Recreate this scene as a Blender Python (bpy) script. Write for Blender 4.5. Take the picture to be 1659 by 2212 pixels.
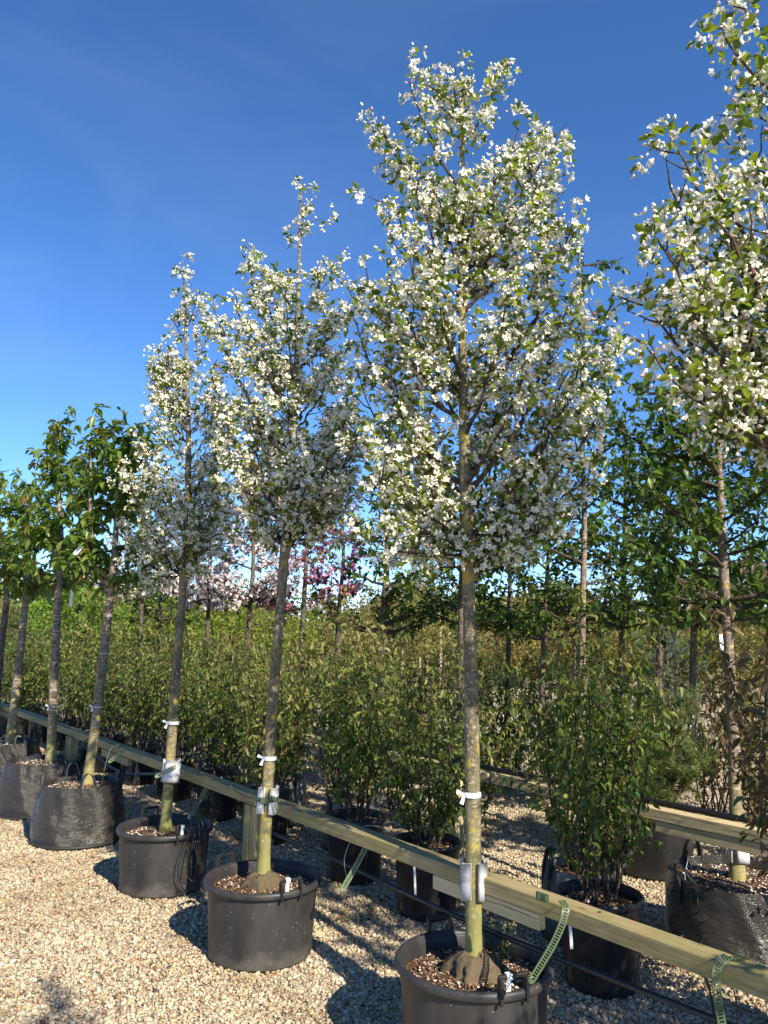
import bpy, bmesh, math, random
import numpy as np
from mathutils import Vector, Matrix

# ------------------------------------------------------------------ scene, camera, sky, sun, exposure
for o in list(bpy.data.objects):
    bpy.data.objects.remove(o)
SC = bpy.context.scene
COL = SC.collection
rad = math.radians
F, CX, CY, EYE = 1661.0, 829.5, 1106.0, 1.6          # camera model in a 1659 x 2212 pixel frame
PITCH, ROLL = rad(9.0), rad(1.1)
fw = np.array([0, math.cos(PITCH), math.sin(PITCH)])
r0 = np.array([1., 0, 0]); u0 = np.cross(r0, fw)
RT = math.cos(ROLL) * r0 + math.sin(ROLL) * u0
UP = math.cos(ROLL) * u0 - math.sin(ROLL) * r0
CAM = np.array([0, 0, EYE])
cam = bpy.data.cameras.new('camera'); cam.sensor_fit = 'AUTO'; cam.sensor_width = 36.0
cam.lens = 36.0 * F / 2212.0; cam.clip_start = 0.05; cam.clip_end = 3000
co = bpy.data.objects.new('camera', cam); COL.objects.link(co); SC.camera = co
m = Matrix(((RT[0], UP[0], -fw[0], 0), (RT[1], UP[1], -fw[1], 0), (RT[2], UP[2], -fw[2], EYE), (0, 0, 0, 1)))
co.matrix_world = m

SUN_EL = rad(35.0)
SUN_AZ = math.atan2(0.54, -0.84)                      # compass-like: x = sin, y = cos
SUNV = Vector((math.sin(SUN_AZ) * math.cos(SUN_EL), math.cos(SUN_AZ) * math.cos(SUN_EL), math.sin(SUN_EL)))
w = bpy.data.worlds.new('World'); SC.world = w; w.use_nodes = True
nt = w.node_tree; nt.nodes.clear()
sky = nt.nodes.new('ShaderNodeTexSky'); sky.sky_type = 'NISHITA'; sky.sun_disc = False
sky.sun_elevation = SUN_EL; sky.sun_rotation = SUN_AZ
sky.air_density = 0.6; sky.dust_density = 0.0; sky.ozone_density = 3.6; sky.altitude = 100
bg = nt.nodes.new('ShaderNodeBackground'); bg.inputs[1].default_value = 0.148
wo = nt.nodes.new('ShaderNodeOutputWorld')
hs = nt.nodes.new('ShaderNodeHueSaturation'); hs.inputs['Saturation'].default_value = 1.16; hs.inputs['Hue'].default_value = 0.503
nt.links.new(sky.outputs[0], hs.inputs['Color'])
wtc = nt.nodes.new('ShaderNodeTexCoord'); wmp = nt.nodes.new('ShaderNodeMapping'); wmp.inputs['Scale'].default_value = (1.6, 1.1, 5.0); wmp.inputs['Rotation'].default_value = (.2, .35, .3)
wnz = nt.nodes.new('ShaderNodeTexNoise'); wnz.inputs['Scale'].default_value = 1.7; wnz.inputs['Detail'].default_value = 6; wnz.inputs['Distortion'].default_value = .6
wrp = nt.nodes.new('ShaderNodeMapRange'); wrp.inputs[1].default_value = .48; wrp.inputs[2].default_value = .85; wrp.inputs[3].default_value = 0; wrp.inputs[4].default_value = .055
wmx = nt.nodes.new('ShaderNodeMix'); wmx.data_type = 'RGBA'; wmx.inputs[7].default_value = (4.2, 4.8, 5.6, 1)      # faint high wisps
nt.links.new(wtc.outputs['Generated'], wmp.inputs[0]); nt.links.new(wmp.outputs[0], wnz.inputs[0]); nt.links.new(wnz.outputs[0], wrp.inputs[0])
nt.links.new(wrp.outputs[0], wmx.inputs[0]); nt.links.new(hs.outputs[0], wmx.inputs[6]); nt.links.new(wmx.outputs[2], bg.inputs[0]); nt.links.new(bg.outputs[0], wo.inputs[0])
sl = bpy.data.lights.new('sun', 'SUN'); sl.energy = 5.0; sl.angle = rad(0.53); sl.color = (1.0, 0.905, 0.74)
so = bpy.data.objects.new('sun', sl); COL.objects.link(so)
so.rotation_euler = SUNV.to_track_quat('Z', 'Y').to_euler(); so.location = (6, -6, 8)
SC.view_settings.view_transform = 'Standard'; SC.view_settings.look = 'None'
SC.view_settings.gamma = 1.0; SC.view_settings.exposure = 0.88
SC.cycles.max_bounces = 6; SC.cycles.transparent_max_bounces = 4
SC.cycles.diffuse_bounces = 3; SC.cycles.transmission_bounces = 3
try:
    SC.cycles.use_adaptive_sampling = True; SC.cycles.adaptive_threshold = 0.02
    SC.cycles.use_denoising = True
except Exception:
    pass

RNG = np.random.default_rng(11)

# ------------------------------------------------------------------ helpers: pixels to places
def ray(x, y):
    return fw + RT * (x - CX) / F - UP * (y - CY) / F
def at(x, y, z=0.0):                                   # where a pixel's ray meets the height z
    d = ray(x, y); return CAM + d * ((z - EYE) / d[2])
def aty(x, y, Y):                                      # where a pixel's ray meets the upright plane y = Y
    d = ray(x, y); return CAM + d * (Y / d[1])
Q0 = np.array([-0.05, 3.82]); RD = np.array([-0.62, 0.785]); RD /= np.linalg.norm(RD); RN = np.array([RD[1], -RD[0]])
def RW(t, o, z=0.0):                                   # t metres along the tie rail, o metres behind it
    p = Q0 + RD * t + RN * o
    return np.array([p[0], p[1], z])
def unit(v):
    v = np.asarray(v, float); return v / (np.linalg.norm(v, axis=-1, keepdims=True) + 1e-9)

# ------------------------------------------------------------------ helpers: objects
def tag(o, label=None, cat=None, group=None, kind=None):
    if label: o['label'] = label
    if cat: o['category'] = cat
    if group: o['group'] = group
    if kind: o['kind'] = kind
    return o
def empty(name, loc, label, cat, group=None):
    o = bpy.data.objects.new(name, None); COL.objects.link(o); o.location = loc; o.empty_display_size = 0.1
    return tag(o, label, cat, group)
def link(name, me, mat=None, parent=None):
    o = bpy.data.objects.new(name, me); COL.objects.link(o)
    if mat and not me.materials: me.materials.append(mat)
    if parent: o.parent = parent
    return o
def mesh_np(name, verts, faces, col=None, smooth=False):
    """verts (n,3), faces (m,k), col (n,4) -> mesh"""
    verts = np.ascontiguousarray(verts, np.float32); faces = np.ascontiguousarray(faces, np.int32)
    me = bpy.data.meshes.new(name)
    n, (mf, k) = len(verts), faces.shape
    me.vertices.add(n); me.vertices.foreach_set('co', verts.ravel())
    me.loops.add(mf * k); me.loops.foreach_set('vertex_index', faces.ravel())
    me.polygons.add(mf); me.polygons.foreach_set('loop_start', np.arange(0, mf * k, k, dtype=np.int32))
    try: me.polygons.foreach_set('loop_total', np.full(mf, k, np.int32))
    except Exception: pass
    if smooth: me.polygons.foreach_set('use_smooth', np.ones(mf, bool))
    if col is not None:
        a = me.attributes.new('Col', 'FLOAT_COLOR', 'POINT')
        a.data.foreach_set('color', np.ascontiguousarray(col, np.float32).ravel())
    me.update(calc_edges=True); me.validate()
    return me

class MB:
    """collects quads for one mesh"""
    def __init__(s): s.v = []; s.f = []
    def add(s, v, f):
        b = len(s.v); s.v += [tuple(map(float, p)) for p in v]; s.f += [tuple(b + i for i in q) for q in f]
    def box(s, c, size, M=None):
        x, y, z = [k / 2 for k in size]
        pts = np.array([(-x,-y,-z),(x,-y,-z),(x,y,-z),(-x,y,-z),(-x,-y,z),(x,-y,z),(x,y,z),(-x,y,z)])
        if M is not None: pts = pts @ np.asarray(M).T
        s.add(pts + np.asarray(c), [(0,3,2,1),(4,5,6,7),(0,1,5,4),(1,2,6,5),(2,3,7,6),(3,0,4,7)])
    def tube(s, pts, r, n=8, cap=True):
        v, f = tube_np(np.asarray(pts, float), np.broadcast_to(np.asarray(r, float), (len(pts),)), n)
        s.add(v, f.tolist())
        if cap:
            b = len(s.v) - len(v)
            s.f.append(tuple(b + i for i in range(n))[::-1]); s.f.append(tuple(b + len(v) - n + i for i in range(n)))
    def build(s, name, mat, parent=None, smooth=False, bevel=0):
        me = bpy.data.meshes.new(name); me.from_pydata(s.v, [], s.f); me.update()
        if smooth:
            for p in me.polygons: p.use_smooth = True
        o = link(name, me, mat, parent)
        if bevel:
            b = o.modifiers.new('bevel', 'BEVEL'); b.width = bevel; b.segments = 2; b.limit_method = 'ANGLE'
        return o

def tube_np(pts, rads, n=8, wob=0.0, rng=None):
    pts = np.asarray(pts, float); L = len(pts)
    tan = np.gradient(pts, axis=0); tan = unit(tan)
    ref = np.array([0.31, 0.87, 0.12]); 
    a = unit(np.cross(tan, ref)); b = np.cross(tan, a)
    th = np.linspace(0, 2 * np.pi, n, endpoint=False)
    rr = np.asarray(rads)[:, None] * np.ones(n)
    if wob and rng is not None: rr = rr * (1 + wob * rng.normal(size=rr.shape))
    v = pts[:, None, :] + rr[..., None] * (np.cos(th)[None, :, None] * a[:, None, :] + np.sin(th)[None, :, None] * b[:, None, :])
    i = np.arange(L - 1)[:, None] * n; j = np.arange(n)[None, :]; j2 = (j + 1) % n
    f = np.stack([i + j, i + j2, i + n + j2, i + n + j], -1).reshape(-1, 4)
    return v.reshape(-1, 3), f
def resample(pts, step):
    pts = np.asarray(pts, float)
    s = np.concatenate([[0], np.cumsum(np.linalg.norm(np.diff(pts, axis=0), axis=1))])
    n = max(2, int(s[-1] / step) + 1); t = np.linspace(0, s[-1], n)
    return np.stack([np.interp(t, s, pts[:, k]) for k in range(3)], 1)
def smooth_line(pts, n=24):
    """Catmull-Rom through the points"""
    P = np.asarray(pts, float); P = np.vstack([2 * P[0] - P[1], P, 2 * P[-1] - P[-2]])
    out = []
    for i in range(1, len(P) - 2):
        t = np.linspace(0, 1, n, endpoint=False)[:, None]
        p0, p1, p2, p3 = P[i-1], P[i], P[i+1], P[i+2]
        out.append(0.5 * ((2*p1) + (-p0+p2)*t + (2*p0-5*p1+4*p2-p3)*t**2 + (-p0+3*p1-3*p2+p3)*t**3))
    out.append(P[-2][None]); return np.vstack(out)

# ------------------------------------------------------------------ materials
def newmat(name):
    mt = bpy.data.materials.new(name); mt.use_nodes = True
    n = mt.node_tree; n.nodes.clear()
    out = n.nodes.new('ShaderNodeOutputMaterial')
    return mt, n, out
def N(n, typ, **kw):
    nd = n.nodes.new(typ)
    for k, v in kw.items():
        if k == 'ins':
            for q, val in v.items(): nd.inputs[q].default_value = val
        else: setattr(nd, k, v)
    return nd
def ramp(n, stops, interp='LINEAR'):
    r = n.nodes.new('ShaderNodeValToRGB'); r.color_ramp.interpolation = interp
    e = r.color_ramp.elements
    while len(e) > len(stops): e.remove(e[-1])
    while len(e) < len(stops): e.new(0.5)
    for k, (p, c) in zip(e, stops): k.position = p; k.color = (*c, 1)
    return r
def ramp_out(n, fac, stops):
    r = ramp(n, stops); n.links.new(fac, r.inputs[0]); return r.outputs[0]
def mix(n, a, b, fac, mode='MIX'):
    mx = n.nodes.new('ShaderNodeMix'); mx.data_type = 'RGBA'; mx.blend_type = mode
    for sock, val in ((0, fac), (6, a), (7, b)):
        if hasattr(val, 'is_output'): n.links.new(val, mx.inputs[sock])
        else: mx.inputs[sock].default_value = val if sock == 0 else (*val, 1)
    return mx.outputs[2]
def bump(n, h, strength, dist=0.01):
    b = N(n, 'ShaderNodeBump', ins={'Strength': strength, 'Distance': dist}); n.links.new(h, b.inputs['Height']); return b.outputs[0]
def coords(n, scale=(1, 1, 1), which='Object'):
    tc = N(n, 'ShaderNodeTexCoord'); mp = N(n, 'ShaderNodeMapping'); mp.inputs['Scale'].default_value = scale
    n.links.new(tc.outputs[which], mp.inputs[0]); return mp.outputs[0]
def noise(n, vec, scale, detail=4, rough=0.55):
    t = N(n, 'ShaderNodeTexNoise', ins={'Scale': scale, 'Detail': detail, 'Roughness': rough})
    if vec is not None: n.links.new(vec, t.inputs['Vector'])
    return t.outputs[0]
def principled(n, out, color, rough=0.6, spec=0.3, normal=None, sheen=0):
    p = N(n, 'ShaderNodeBsdfPrincipled')
    for nm, v in (('Base Color', color), ('Roughness', rough), ('Specular IOR Level', spec)):
        if hasattr(v, 'is_output'): n.links.new(v, p.inputs[nm])
        else: p.inputs[nm].default_value = (*v, 1) if nm == 'Base Color' else v
    if normal is not None: n.links.new(normal, p.inputs['Normal'])
    n.links.new(p.outputs[0], out.inputs[0]); return p

def leaf_mat(name, stops, trans=0.35, rough=0.42, spec=0.35, tcol=(1.25, 1.35, 0.5), second=None):
    """foliage: colour by the leaf's own random value (Col.r); light passes through the blade"""
    mt, n, out = newmat(name)
    at_ = N(n, 'ShaderNodeAttribute', attribute_name='Col'); sp = N(n, 'ShaderNodeSeparateColor')
    n.links.new(at_.outputs[0], sp.inputs[0])
    r = ramp(n, stops); n.links.new(sp.outputs[0], r.inputs[0]); c = r.outputs[0]
    if second:                                         # Col.g: base-to-tip or young growth
        r2 = ramp(n, second[1]); n.links.new(sp.outputs[0], r2.inputs[0])
        mr = N(n, 'ShaderNodeMapRange', ins={1: second[0][0], 2: second[0][1]}); n.links.new(sp.outputs[1], mr.inputs[0])
        c = mix(n, c, r2.outputs[0], mr.outputs[0])
    p = N(n, 'ShaderNodeBsdfPrincipled', ins={'Roughness': rough, 'Specular IOR Level': spec}); n.links.new(c, p.inputs['Base Color'])
    tr = N(n, 'ShaderNodeBsdfTranslucent'); tc = mix(n, c, tcol, 1.0, 'MULTIPLY'); n.links.new(tc, tr.inputs[0])
    ms = N(n, 'ShaderNodeMixShader'); ms.inputs[0].default_value = trans
    n.links.new(p.outputs[0], ms.inputs[1]); n.links.new(tr.outputs[0], ms.inputs[2]); n.links.new(ms.outputs[0], out.inputs[0])
    return mt

STONE = [(0.0, (.30, .24, .16)), (.14, (.46, .38, .26)), (.30, (.60, .52, .38)), (.46, (.54, .46, .32)), (.58, (.36, .32, .26)),
         (.68, (.70, .63, .50)), (.80, (.50, .38, .20)), (.88, (.22, .20, .18)), (.94, (.42, .26, .16)), (.98, (.07, .06, .06)), (1.0, (.28, .10, .06))]
M = {}
mt, n, out = newmat('gravel_stone')
oi = N(n, 'ShaderNodeObjectInfo'); r = ramp(n, STONE); n.links.new(oi.outputs['Random'], r.inputs[0])
nz = noise(n, coords(n, (1, 1, 1)), 40, 3); c = mix(n, r.outputs[0], (.75, .7, .62), nz, 'MULTIPLY')
ge = N(n, 'ShaderNodeNewGeometry'); dn = noise(n, ge.outputs['Position'], 1.3, 6, .65)
c = mix(n, c, (.62, .53, .40), ramp_out(n, dn, [(.48, (0, 0, 0)), (.70, (.8,) * 3)]), 'MULTIPLY')
principled(n, out, c, .75, .25); M['stone'] = mt

mt, n, out = newmat('gravel_ground')
vec = coords(n)
v1 = N(n, 'ShaderNodeTexVoronoi', ins={'Scale': 62.0}); n.links.new(vec, v1.inputs['Vector'])
sp = N(n, 'ShaderNodeSeparateColor'); n.links.new(v1.outputs['Color'], sp.inputs[0])
r = ramp(n, STONE); n.links.new(sp.outputs[0], r.inputs[0])
big = noise(n, vec, .9, 5); rb = ramp(n, [(.35, (.80, .76, .68)), (.65, (1, 1, 1))]); n.links.new(big, rb.inputs[0])
c = mix(n, r.outputs[0], rb.outputs[0], 1.0, 'MULTIPLY')
dk = ramp(n, [(.0, (1, 1, 1)), (.55, (.85, .82, .78)), (.85, (.30, .26, .2))]); n.links.new(v1.outputs['Distance'], dk.inputs[0])
n.links.new(v1.outputs['Distance'], dk.inputs[0])
inv = N(n, 'ShaderNodeMath', operation='SUBTRACT'); inv.inputs[0].default_value = 1; n.links.new(v1.outputs['Distance'], inv.inputs[1])
principled(n, out, c, .85, .2, bump(n, inv.outputs[0], .9, .012)); M['ground'] = mt

def plastic(name, base, dust, rough=.48, amount=.55, flecks=True):
    mt, n, out = newmat(name); vec = coords(n)
    a = noise(n, coords(n, (1, 1, .35)), 9, 6, .65); b = noise(n, vec, 60, 3)
    ra = ramp(n, [(.38, (0, 0, 0)), (.72, (1, 1, 1))]); n.links.new(a, ra.inputs[0])
    mulf = N(n, 'ShaderNodeMath', operation='MULTIPLY'); n.links.new(ra.outputs[0], mulf.inputs[0]); mulf.inputs[1].default_value = amount
    c = mix(n, base, dust, mulf.outputs[0])
    szz = N(n, 'ShaderNodeSeparateXYZ'); n.links.new(vec, szz.inputs[0]); mrz = N(n, 'ShaderNodeMapRange', ins={1: .0, 2: .16, 3: .30, 4: -.12}); n.links.new(szz.outputs[2], mrz.inputs[0])
    dn = noise(n, vec, 14, 6, .7); da = N(n, 'ShaderNodeMath', operation='ADD'); n.links.new(dn, da.inputs[0]); n.links.new(mrz.outputs[0], da.inputs[1])
    c = mix(n, c, tuple(min(1, k_ * 1.5) for k_ in dust), ramp_out(n, da.outputs[0], [(.55, (0, 0, 0)), (.85, (.8,) * 3)]))     # splashed mud near the foot
    if flecks:
        v = N(n, 'ShaderNodeTexVoronoi', ins={'Scale': 55.0, 'Randomness': 1.0}); n.links.new(vec, v.inputs['Vector'])
        rv = ramp(n, [(.0, (1, 1, 1)), (.10, (1, 1, 1)), (.14, (0, 0, 0))]); n.links.new(v.outputs['Distance'], rv.inputs[0])
        s2 = N(n, 'ShaderNodeSeparateColor'); n.links.new(v.outputs['Color'], s2.inputs[0])
        gt = N(n, 'ShaderNodeMath', operation='GREATER_THAN'); n.links.new(s2.outputs[0], gt.inputs[0]); gt.inputs[1].default_value = .86
        m2 = N(n, 'ShaderNodeMath', operation='MULTIPLY'); n.links.new(gt.outputs[0], m2.inputs[0]); n.links.new(rv.outputs[0], m2.inputs[1])
        c = mix(n, c, (.30, .28, .24), m2.outputs[0])
    rr = ramp(n, [(.3, (rough - .08,) * 3), (.7, (rough + .2,) * 3)]); n.links.new(a, rr.inputs[0])
    principled(n, out, c, rr.outputs[0], .4, bump(n, b, .12, .002)); return mt
M['pot'] = plastic('grey_pot_plastic', (.022, .022, .024), (.070, .062, .052), .44)
M['pot_black'] = plastic('black_pot_plastic', (.010, .010, .011), (.022, .020, .018), .34, .5)
M['handle'] = plastic('handle_plastic', (.014, .014, .015), (.03, .03, .03), .4, .3, False)

mt, n, out = newmat('woven_bag')
vec = coords(n)
wv = N(n, 'ShaderNodeTexWave', bands_direction='Z', ins={'Scale': 90.0, 'Distortion': .6}); n.links.new(vec, wv.inputs['Vector'])
cr = noise(n, coords(n, (2.2, 2.2, 7)), 4.2, 4, .55); cb = noise(n, coords(n, (1, 1, 1)), 7, 5)
ad = N(n, 'ShaderNodeMath', operation='MULTIPLY_ADD'); n.links.new(wv.outputs[0], ad.inputs[0]); ad.inputs[1].default_value = .05; n.links.new(cr, ad.inputs[2])
rr = ramp(n, [(.3, (.20,) * 3), (.7, (.34,) * 3)]); n.links.new(cb, rr.inputs[0])
c = mix(n, (.016, .015, .014), (.050, .043, .034), cb)
principled(n, out, c, rr.outputs[0], .75, bump(n, ad.outputs[0], .7, .035)); M['bag'] = mt
mt, n, out = newmat('grey_woven_bag')
vec = coords(n); wv = N(n, 'ShaderNodeTexWave', bands_direction='Z', ins={'Scale': 70.0, 'Distortion': .8}); n.links.new(vec, wv.inputs['Vector'])
cb = noise(n, vec, 6, 5); c = mix(n, (.05, .048, .045), (.16, .155, .15), cb)
principled(n, out, c, .38, .5, bump(n, cb, .6, .02)); M['bag_grey'] = mt

mt, n, out = newmat('bag_webbing')
principled(n, out, (.025, .024, .022), .55, .4, bump(n, noise(n, coords(n), 160, 2), .5, .003)); M['web'] = mt

mt, n, out = newmat('potting_soil')
vec = coords(n); v = N(n, 'ShaderNodeTexVoronoi', ins={'Scale': 95.0}); n.links.new(vec, v.inputs['Vector'])
s2 = N(n, 'ShaderNodeSeparateColor'); n.links.new(v.outputs['Color'], s2.inputs[0])
r = ramp(n, [(0, (.045, .024, .014)), (.35, (.085, .046, .026)), (.7, (.13, .075, .04)), (.9, (.20, .13, .075)), (.95, (.45, .40, .32))]); n.links.new(s2.outputs[0], r.inputs[0])
principled(n, out, r.outputs[0], .9, .2, bump(n, v.outputs['Distance'], .8, .008)); M['soil'] = mt
mt, n, out = newmat('bark_chips')
a_ = N(n, 'ShaderNodeAttribute', attribute_name='Col'); s2 = N(n, 'ShaderNodeSeparateColor'); n.links.new(a_.outputs[0], s2.inputs[0])
r = ramp(n, [(0, (.05, .026, .016)), (.4, (.12, .062, .035)), (.7, (.24, .14, .075)), (.82, (.42, .30, .18)), (.9, (.68, .62, .52))]); n.links.new(s2.outputs[0], r.inputs[0])
principled(n, out, r.outputs[0], .85, .2); M['chips'] = mt

def wood(name, a, b, green, gamt):
    mt, n, out = newmat(name)
    # long axis of every timber is its local X
    g = noise(n, coords(n, (1.2, 22, 22)), 3.0, 6, .6); g2 = noise(n, coords(n, (.5, 6, 6)), 2.0, 5)
    c = mix(n, a, b, ramp_out(n, g, [(.3, (0, 0, 0)), (.7, (1, 1, 1))]))
    al = noise(n, coords(n, (1.0, 3, 3)), 2.6, 6, .65)
    c = mix(n, c, green, ramp_out(n, al, [(.5 - gamt * .3, (0, 0, 0)), (.72, (.85, .85, .85))]))
    st = noise(n, coords(n, (1.0, 8, 8)), 1.4, 6, .7)
    c = mix(n, c, (.10, .085, .055), ramp_out(n, st, [(.50, (0, 0, 0)), (.72, (.75, .75, .75))]))
    vk = N(n, 'ShaderNodeTexVoronoi', ins={'Scale': 3.2}); n.links.new(coords(n, (1.2, 4, 4)), vk.inputs['Vector'])
    c = mix(n, c, (.07, .045, .02), ramp_out(n, vk.outputs['Distance'], [(.0, (.8,) * 3), (.06, (.55,) * 3), (.085, (0, 0, 0))]))
    ck = noise(n, coords(n, (.7, 40, 40)), 2.2, 5, .6); c = mix(n, c, (.05, .038, .022), ramp_out(n, ck, [(.64, (0, 0, 0)), (.69, (.8,) * 3)]))      # drying checks
    principled(n, out, c, .75, .25, bump(n, g, .6, .006)); return mt
M['wood'] = wood('treated_pine', (.24, .175, .085), (.43, .34, .19), (.21, .20, .055), .55)
M['wood_dry'] = wood('pale_pine', (.47, .37, .20), (.60, .48, .28), (.36, .33, .13), .05)
M['wood_post'] = wood('post_pine', (.40, .27, .13), (.50, .36, .18), (.30, .27, .08), .25)

def bark(name, base, light, lichen, lamt, algae, aamt, bands=0.0):
    mt, n, out = newmat(name)
    vec = coords(n); a = noise(n, coords(n, (1, 1, .45)), 22, 6, .65); b = noise(n, vec, 60, 4)
    c = mix(n, base, light, ramp_out(n, a, [(.40, (0, 0, 0)), (.62, (1, 1, 1))]))
    sp = noise(n, vec, 75, 3, .6); c = mix(n, c, tuple(min(1, k * 2.1) for k in light), ramp_out(n, sp, [(.56, (0, 0, 0)), (.64, (.85,) * 3)]))
    s3 = noise(n, vec, 55, 4, .7); c = mix(n, c, tuple(k * .4 for k in base), ramp_out(n, s3, [(.30, (.85,) * 3), (.42, (0, 0, 0))]))
    if aamt:
        g = noise(n, coords(n, (1, 1, .3)), 4, 5); sz = N(n, 'ShaderNodeSeparateXYZ'); tc = N(n, 'ShaderNodeTexCoord'); n.links.new(tc.outputs['Object'], sz.inputs[0])
        hz = N(n, 'ShaderNodeMapRange', ins={1: 0.05, 2: 1.0, 3: .24, 4: -.06}); n.links.new(sz.outputs[2], hz.inputs[0])
        s_ = N(n, 'ShaderNodeMath', operation='ADD'); n.links.new(g, s_.inputs[0]); n.links.new(hz.outputs[0], s_.inputs[1])
        c = mix(n, c, algae, ramp_out(n, s_.outputs[0], [(.50, (0, 0, 0)), (.72, (aamt,) * 3)]))
    if lamt:
        l = noise(n, coords(n, (1, 1, .8)), 13, 6, .75); c = mix(n, c, lichen, ramp_out(n, l, [(.60 - .1 * lamt, (0, 0, 0)), (.66 - .1 * lamt, (.9,) * 3)]))
    h = a
    if bands:
        bd = noise(n, coords(n, (1.5, 1.5, 26)), 2.2, 4, .6); c = mix(n, c, (.42, .34, .27), ramp_out(n, bd, [(.54, (0, 0, 0)), (.62, (bands,) * 3)]))
    principled(n, out, c, .85, .2, bump(n, h, .55, .006)); return mt
M['bark_apple'] = bark('lichened_apple_bark', (.095, .078, .048), (.195, .168, .110), (.36, .26, .045), .55, (.24, .235, .075), .8)
M['bark_cherry'] = bark('banded_cherry_bark', (.095, .070, .055), (.20, .155, .125), (.34, .30, .06), .35, (.30, .28, .08), .65, .75)
M['bark_dark'] = bark('dark_bark', (.055, .045, .034), (.12, .10, .08), (.3, .24, .06), .1, (.16, .15, .06), .3)
M['bark_birch'] = bark('peeling_bark', (.20, .135, .09), (.42, .33, .24), (.3, .24, .06), .0, (.3, .25, .1), .2, .8)
M['twig'] = bark('twig_bark', (.040, .028, .022), (.075, .055, .042), (.2, .16, .04), .1, (.1, .1, .05), 0)

M['leaf_apple'] = leaf_mat('apple_leaf', [(0, (.085, .130, .022)), (.5, (.155, .215, .032)), (.8, (.23, .28, .042)), (1, (.30, .33, .055))], .48)
M['petal'] = leaf_mat('white_petal', [(0, (.80, .77, .62)), (.8, (.87, .85, .74)), (.95, (.85, .80, .72)), (1, (.80, .68, .64))], .30, .6, .2, (1, 1, .95),
                      ((.30, .0), [(0, (.50, .52, .20)), (1, (.55, .5, .22))]))
M['bud'] = leaf_mat('white_bud', [(0, (.78, .76, .56)), (.75, (.84, .80, .66)), (.93, (.80, .66, .56)), (1, (.66, .36, .35))], .18, .6, .2, (1, 1, .9),
                    ((.30, .0), [(0, (.28, .32, .09)), (1, (.30, .28, .10))]))
M['pink'] = leaf_mat('pink_petal', [(0, (.38, .10, .20)), (.6, (.54, .20, .31)), (1, (.68, .36, .44))], .35, .6, .2, (1, .9, .95))
M['palepink'] = leaf_mat('pale_pink_petal', [(0, (.70, .58, .58)), (.6, (.78, .71, .69)), (1, (.84, .80, .76))], .35, .6, .2, (1, .95, .95))
M['leaf_cherry'] = leaf_mat('cherry_leaf', [(0, (.060, .115, .025)), (.5, (.13, .205, .040)), (.88, (.20, .26, .05)), (1, (.30, .20, .08))], .46, .34, .45)
M['leaf_dark'] = leaf_mat('dark_leaf', [(0, (.030, .066, .016)), (.5, (.062, .118, .022)), (.85, (.11, .17, .028)), (1, (.18, .22, .04))], .42, .38, .4)
M['leaf_shrub'] = leaf_mat('shrub_leaf', [(0, (.050, .085, .018)), (.35, (.10, .150, .028)), (.65, (.165, .215, .040)), (.87, (.24, .25, .065)), (1, (.32, .26, .11))], .42, .45, .35,
                           (1.25, 1.3, .5), ((.2, 1.0), [(0, (.16, .165, .05)), (.5, (.27, .24, .085)), (1, (.40, .31, .16))]))
M['leaf_bronze'] = leaf_mat('bronze_leaf', [(0, (.060, .060, .022)), (.4, (.10, .085, .035)), (.7, (.17, .105, .05)), (1, (.22, .15, .07))], .32, .45, .35)
M['leaf_yellow'] = leaf_mat('spring_leaf', [(0, (.11, .16, .025)), (.5, (.18, .235, .035)), (1, (.28, .32, .06))], .45, .5, .25)
M['leaf_bright'] = leaf_mat('bright_leaf', [(0, (.09, .17, .02)), (.5, (.15, .26, .028)), (1, (.24, .34, .05))], .45, .45, .3)
M['leaf_far'] = leaf_mat('far_olive_leaf', [(0, (.13, .14, .045)), (.5, (.21, .20, .065)), (.8, (.28, .24, .09)), (1, (.36, .26, .13))], .42, .6, .2)
M['leaf_rust'] = leaf_mat('rust_leaf', [(0, (.16, .075, .03)), (.5, (.26, .13, .05)), (1, (.34, .21, .09))], .35, .6, .2)
M['leaf_purple'] = leaf_mat('purple_leaf', [(0, (.045, .022, .022)), (.5, (.08, .035, .032)), (1, (.13, .065, .05))], .35, .5, .3, (1.2, .9, .8))
M['needle'] = leaf_mat('pine_needle', [(0, (.055, .080, .030)), (.5, (.10, .130, .040)), (1, (.19, .20, .065))], .25, .5, .3)
M['needle_blue'] = leaf_mat('blue_pine_needle', [(0, (.05, .075, .055)), (.5, (.08, .11, .08)), (1, (.13, .16, .11))], .25, .5, .3)

def plain(name, c, rough=.5, spec=.3, nscale=30, amt=.25, bmp=.1):
    mt, n, out = newmat(name); a = noise(n, coords(n), nscale, 4)
    cc = mix(n, c, tuple(k * .6 for k in c), ramp_out(n, a, [(.4, (0, 0, 0)), (.75, (amt * 2,) * 3)]))
    principled(n, out, cc, rough, spec, bump(n, a, bmp, .003)); return mt
M['foam'] = plain('grey_foam', (.40, .40, .41), .9, .15, 220, .05, .25)
M['foam_white'] = plain('white_foam', (.60, .60, .60), .9, .15, 220, .05, .25)
M['strap'] = plain('green_strap', (.16, .22, .12), .45, .4, 40, .4, .05)
M['strap_dark'] = plain('dark_and_shaded_green_strap', (.065, .10, .045), .45, .45, 20, .2, .05)  # buckles and bands; also shade painted into the strap over the pot rim
M['tape'] = plain('white_tape', (.78, .78, .80), .5, .35, 20, .08, .05)
M['tube'] = plain('black_tube', (.012, .012, .013), .38, .45, 20, .2, .03)
M['hose'] = plain('grey_hose', (.035, .042, .055), .42, .45, 10, .2, .03)
M['tube_grey'] = plain('grey_tube', (.22, .22, .21), .45, .4, 20, .2, .03)
M['block'] = plain('grey_block', (.24, .24, .24), .8, .2, 40, .3, .3)
M['greentag'] = plain('green_plastic', (.015, .16, .07), .4, .4, 20, .1, .03)
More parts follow.
